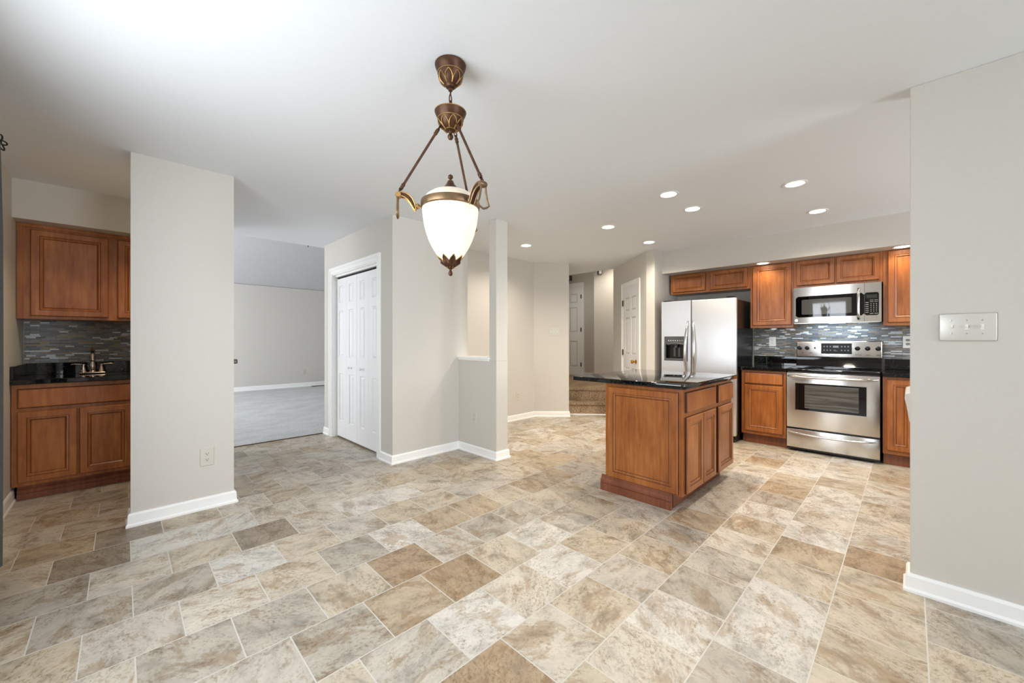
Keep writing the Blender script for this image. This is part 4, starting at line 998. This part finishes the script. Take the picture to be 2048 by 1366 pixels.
# three arms, rods and loops
for deg in (190, 72, -46):
    a = math.radians(deg); out = (RD * math.cos(a) + VD * math.sin(a)).normalized(); tan = Vector((-out.y, out.x, 0))
    c0 = CENT + out * (R + 0.004) + Vector((0, 0, zz(417)))
    b = MB(); b.lathe([(0, 0), (0.004, 0), (0.004, 0.006), (0.0105, 0.011), (0.0125, 0.017), (0.0105, 0.023), (0.006, 0.027), (0, 0.028)], c0 - out * 0.002, 16, out)
    # crescent leaf bracket curling outward
    P0 = c0 + out * 0.024
    cres = [(-0.002, -0.010), (0.004, 0.012), (0.013, 0.031), (0.026, 0.045), (0.042, 0.053), (0.060, 0.056), (0.072, 0.054), (0.072, 0.040), (0.058, 0.039), (0.044, 0.034), (0.031, 0.024), (0.019, 0.008), (0.008, -0.012), (0.001, -0.020)]
    def cp(o_, z_, w_): return P0 + out * o_ + Vector((0, 0, z_)) + tan * w_
    A = [b.bm.verts.new(cp(o_, z_, 0.011 * (1 if i_ not in (0, 13) else 0.4))) for i_, (o_, z_) in enumerate(cres)]; B_ = [b.bm.verts.new(cp(o_, z_, -0.011 * (1 if i_ not in (0, 13) else 0.4))) for i_, (o_, z_) in enumerate(cres)]
    for i_ in range(6):
        b.face([A[i_], A[i_ + 1], A[12 - i_], A[13 - i_]], 1); b.face([B_[i_], B_[i_ + 1], B_[12 - i_], B_[13 - i_]], 1)
    for i_ in range(14): b.face([A[i_], A[(i_ + 1) % 14], B_[(i_ + 1) % 14], B_[i_]], 1)
    for w_ in (0.011, -0.011): b.tube([cp(o_, z_, w_) for o_, z_ in cres], 0.0028, 6, True)
    ctr = [cp(0.066, 0.044, 0)]
    end = ctr[-1] + out * 0.006
    b.lathe([(0, -0.016), (0.011, -0.016), (0.0135, -0.008), (0.0135, 0.008), (0.011, 0.016), (0, 0.016)], end, 18, tan)
    AR = b.build('arm', ['gold', 'bronze'] if deg != -46 else ['bronze_light', 'bronze'], T, 40)
    # hanging stirrup loop, square to the arm
    b = MB(); top = end + Vector((0, 0, -0.004))
    lp = [(0.011, -0.002), (0.014, -0.03), (0.021, -0.060), (0.030, -0.080), (0.018, -0.089), (0.0, -0.096), (-0.018, -0.089), (-0.030, -0.080), (-0.021, -0.060), (-0.014, -0.03), (-0.011, -0.002), (0, 0.008)]
    b.tube([top + out * 0.004 + tan * x + Vector((0, 0, z)) for x, z in lp], 0.0042, 8, True, flat=1.0); b.build('loop', 'bronze_light', AR, 60)
    # rod from hub to the bracket, with small links at both ends
    p_hi = CENT + out * 0.044 + Vector((0, 0, zh - 0.062)); p_lo = end + Vector((0, 0, 0.012))
    dv = (p_lo - p_hi).normalized(); L_ = (p_lo - p_hi).length
    b = MB(); s0 = p_hi + dv * 0.036; s1 = p_lo - dv * 0.034
    b.tube([s0, s1], 0.0056, 12)
    for c in (s0, s1): b.lathe([(0, -0.012), (0.007, -0.012), (0.0085, -0.004), (0.007, 0.002), (0.0085, 0.007), (0.006, 0.012), (0, 0.012)], c, 12, dv)
    for c, ax in ((p_hi + dv * 0.012, tan), (p_hi + dv * 0.026, out), (p_lo - dv * 0.008, tan), (p_lo - dv * 0.022, out)):
        b.tube([c + dv * 0.011 * math.cos(t) + ax * 0.0065 * math.sin(t) for t in [2 * math.pi * k / 14 for k in range(14)]], 0.0024, 7, True)
    b.build('rod', 'bronze', T, 50)

# ------------------------------------------------------------------ curtain and its rod at the left edge
b = MB(); rows = []
for j in range(25):
    z = 0.03 + (2.235 - 0.03) * j / 24
    s = j / 24; pull = 0.022 * math.sin(math.pi * min(1, s * 1.0)) - 0.05 * max(0, s - 0.80) / 0.2
    row = []
    for k in range(61):
        t = k / 60; y = 2.55 + (0.80 + pull) * t; row.append(b.bm.verts.new((-0.475 + 0.030 * math.cos(t * 2 * math.pi * 6.0), y, z)))
    rows.append(row)
for A, B_ in zip(rows, rows[1:]):
    for k in range(60): b.face([A[k], A[k + 1], B_[k + 1], B_[k]], 1 if k > 57 else 0)
bmesh.ops.solidify(b.bm, geom=b.bm.faces[:], thickness=0.004)
CU_ = b.build('curtain', ['fabric', 'fabric_edge'], None, 60); tag(CU_, 'charcoal curtain panel at the left edge of the photo', 'curtain')
T = thing('curtain_rod', 'black curtain rod with open scroll finial near the ceiling', 'curtain rod', (-0.475, 2.4, 2.25))
b = MB(); b.tube([(-0.475, 0.2, 2.275), (-0.475, 3.41, 2.275)], 0.011, 14); b.build('pole', 'iron', T, 60)
FO = Vector((-0.470, 3.41, 2.275))
b = MB(); b.lathe([(0, 0), (0.012, 0), (0.015, 0.006), (0.008, 0.012), (0, 0.014)], FO, 16, (0, 1, 0))
for k in range(6):
    a = 2 * math.pi * k / 6 + 0.15; d = Vector((0.25, 0.35, 0)).normalized() * math.cos(a) + Vector((0, 0, 1)) * math.sin(a); sd = Vector((0.25, 0.35, 0)).normalized() * -math.sin(a) + Vector((0, 0, 1)) * math.cos(a)
    b.tube([FO + Vector((0, 0.012, 0)) + d * (0.024 - 0.021 * math.cos(t)) + sd * 0.0105 * math.sin(t) for t in [2 * math.pi * q / 18 for q in range(18)]], 0.0036, 7, True)
b.build('finial', 'iron', T, 60)
for y in (0.35, 3.22):
    b = MB(); b.tube([(-0.59, y, 2.235), (-0.53, y, 2.235), (-0.475, y, 2.25)], 0.006, 10); b.box((-0.59, y - 0.015, 2.2), (-0.584, y + 0.015, 2.27), bev=0.002); b.build('bracket', 'iron', T)

# ------------------------------------------------------------------ ceiling fan in the family room (only its pull fob shows)
T = thing('ceiling_fan', 'family room ceiling fan, only its small brown pull fob in view', 'ceiling fan', (2.5, 8.0, 3.80))
b = MB(); b.lathe([(0, 0.14), (0.07, 0.14), (0.05, 0.0), (0.012, -0.02), (0.012, -0.30), (0.09, -0.33), (0.11, -0.40), (0.09, -0.47), (0.04, -0.50), (0, -0.50)], (2.5, 8.0, 3.75), 28); b.build('motor', 'bronze', T, 40)
for k in range(5):
    a = 2 * math.pi * k / 5; d = Vector((math.cos(a), math.sin(a), 0)); s = Vector((-d.y, d.x, 0)); c = Vector((2.5, 8.0, 3.38)); b = MB()
    vs = [(0.09, -0.03), (0.2, -0.06), (0.6, -0.07), (0.62, 0), (0.6, 0.07), (0.2, 0.06), (0.09, 0.03)]
    lo = [b.bm.verts.new(c + d * x + s * y + Vector((0, 0, 0.12 * y))) for x, y in vs]; hi = [b.bm.verts.new(v_.co + Vector((0, 0, 0.008))) for v_ in lo]
    b.face(lo); b.face(hi)
    for i in range(7): b.face([lo[i], lo[(i + 1) % 7], hi[(i + 1) % 7], hi[i]])
    b.build('blade', 'woodlip', T)
b = MB(); b.tube([(2.5, 8.0, 3.26), (2.5, 8.0, 3.03)], 0.0025, 6); b.lathe([(0, 0.0), (0.013, 0.008), (0.016, 0.03), (0.011, 0.06), (0, 0.066)], (2.5, 8.0, 2.972), 12); b.build('pull_chain', 'hinge', T)
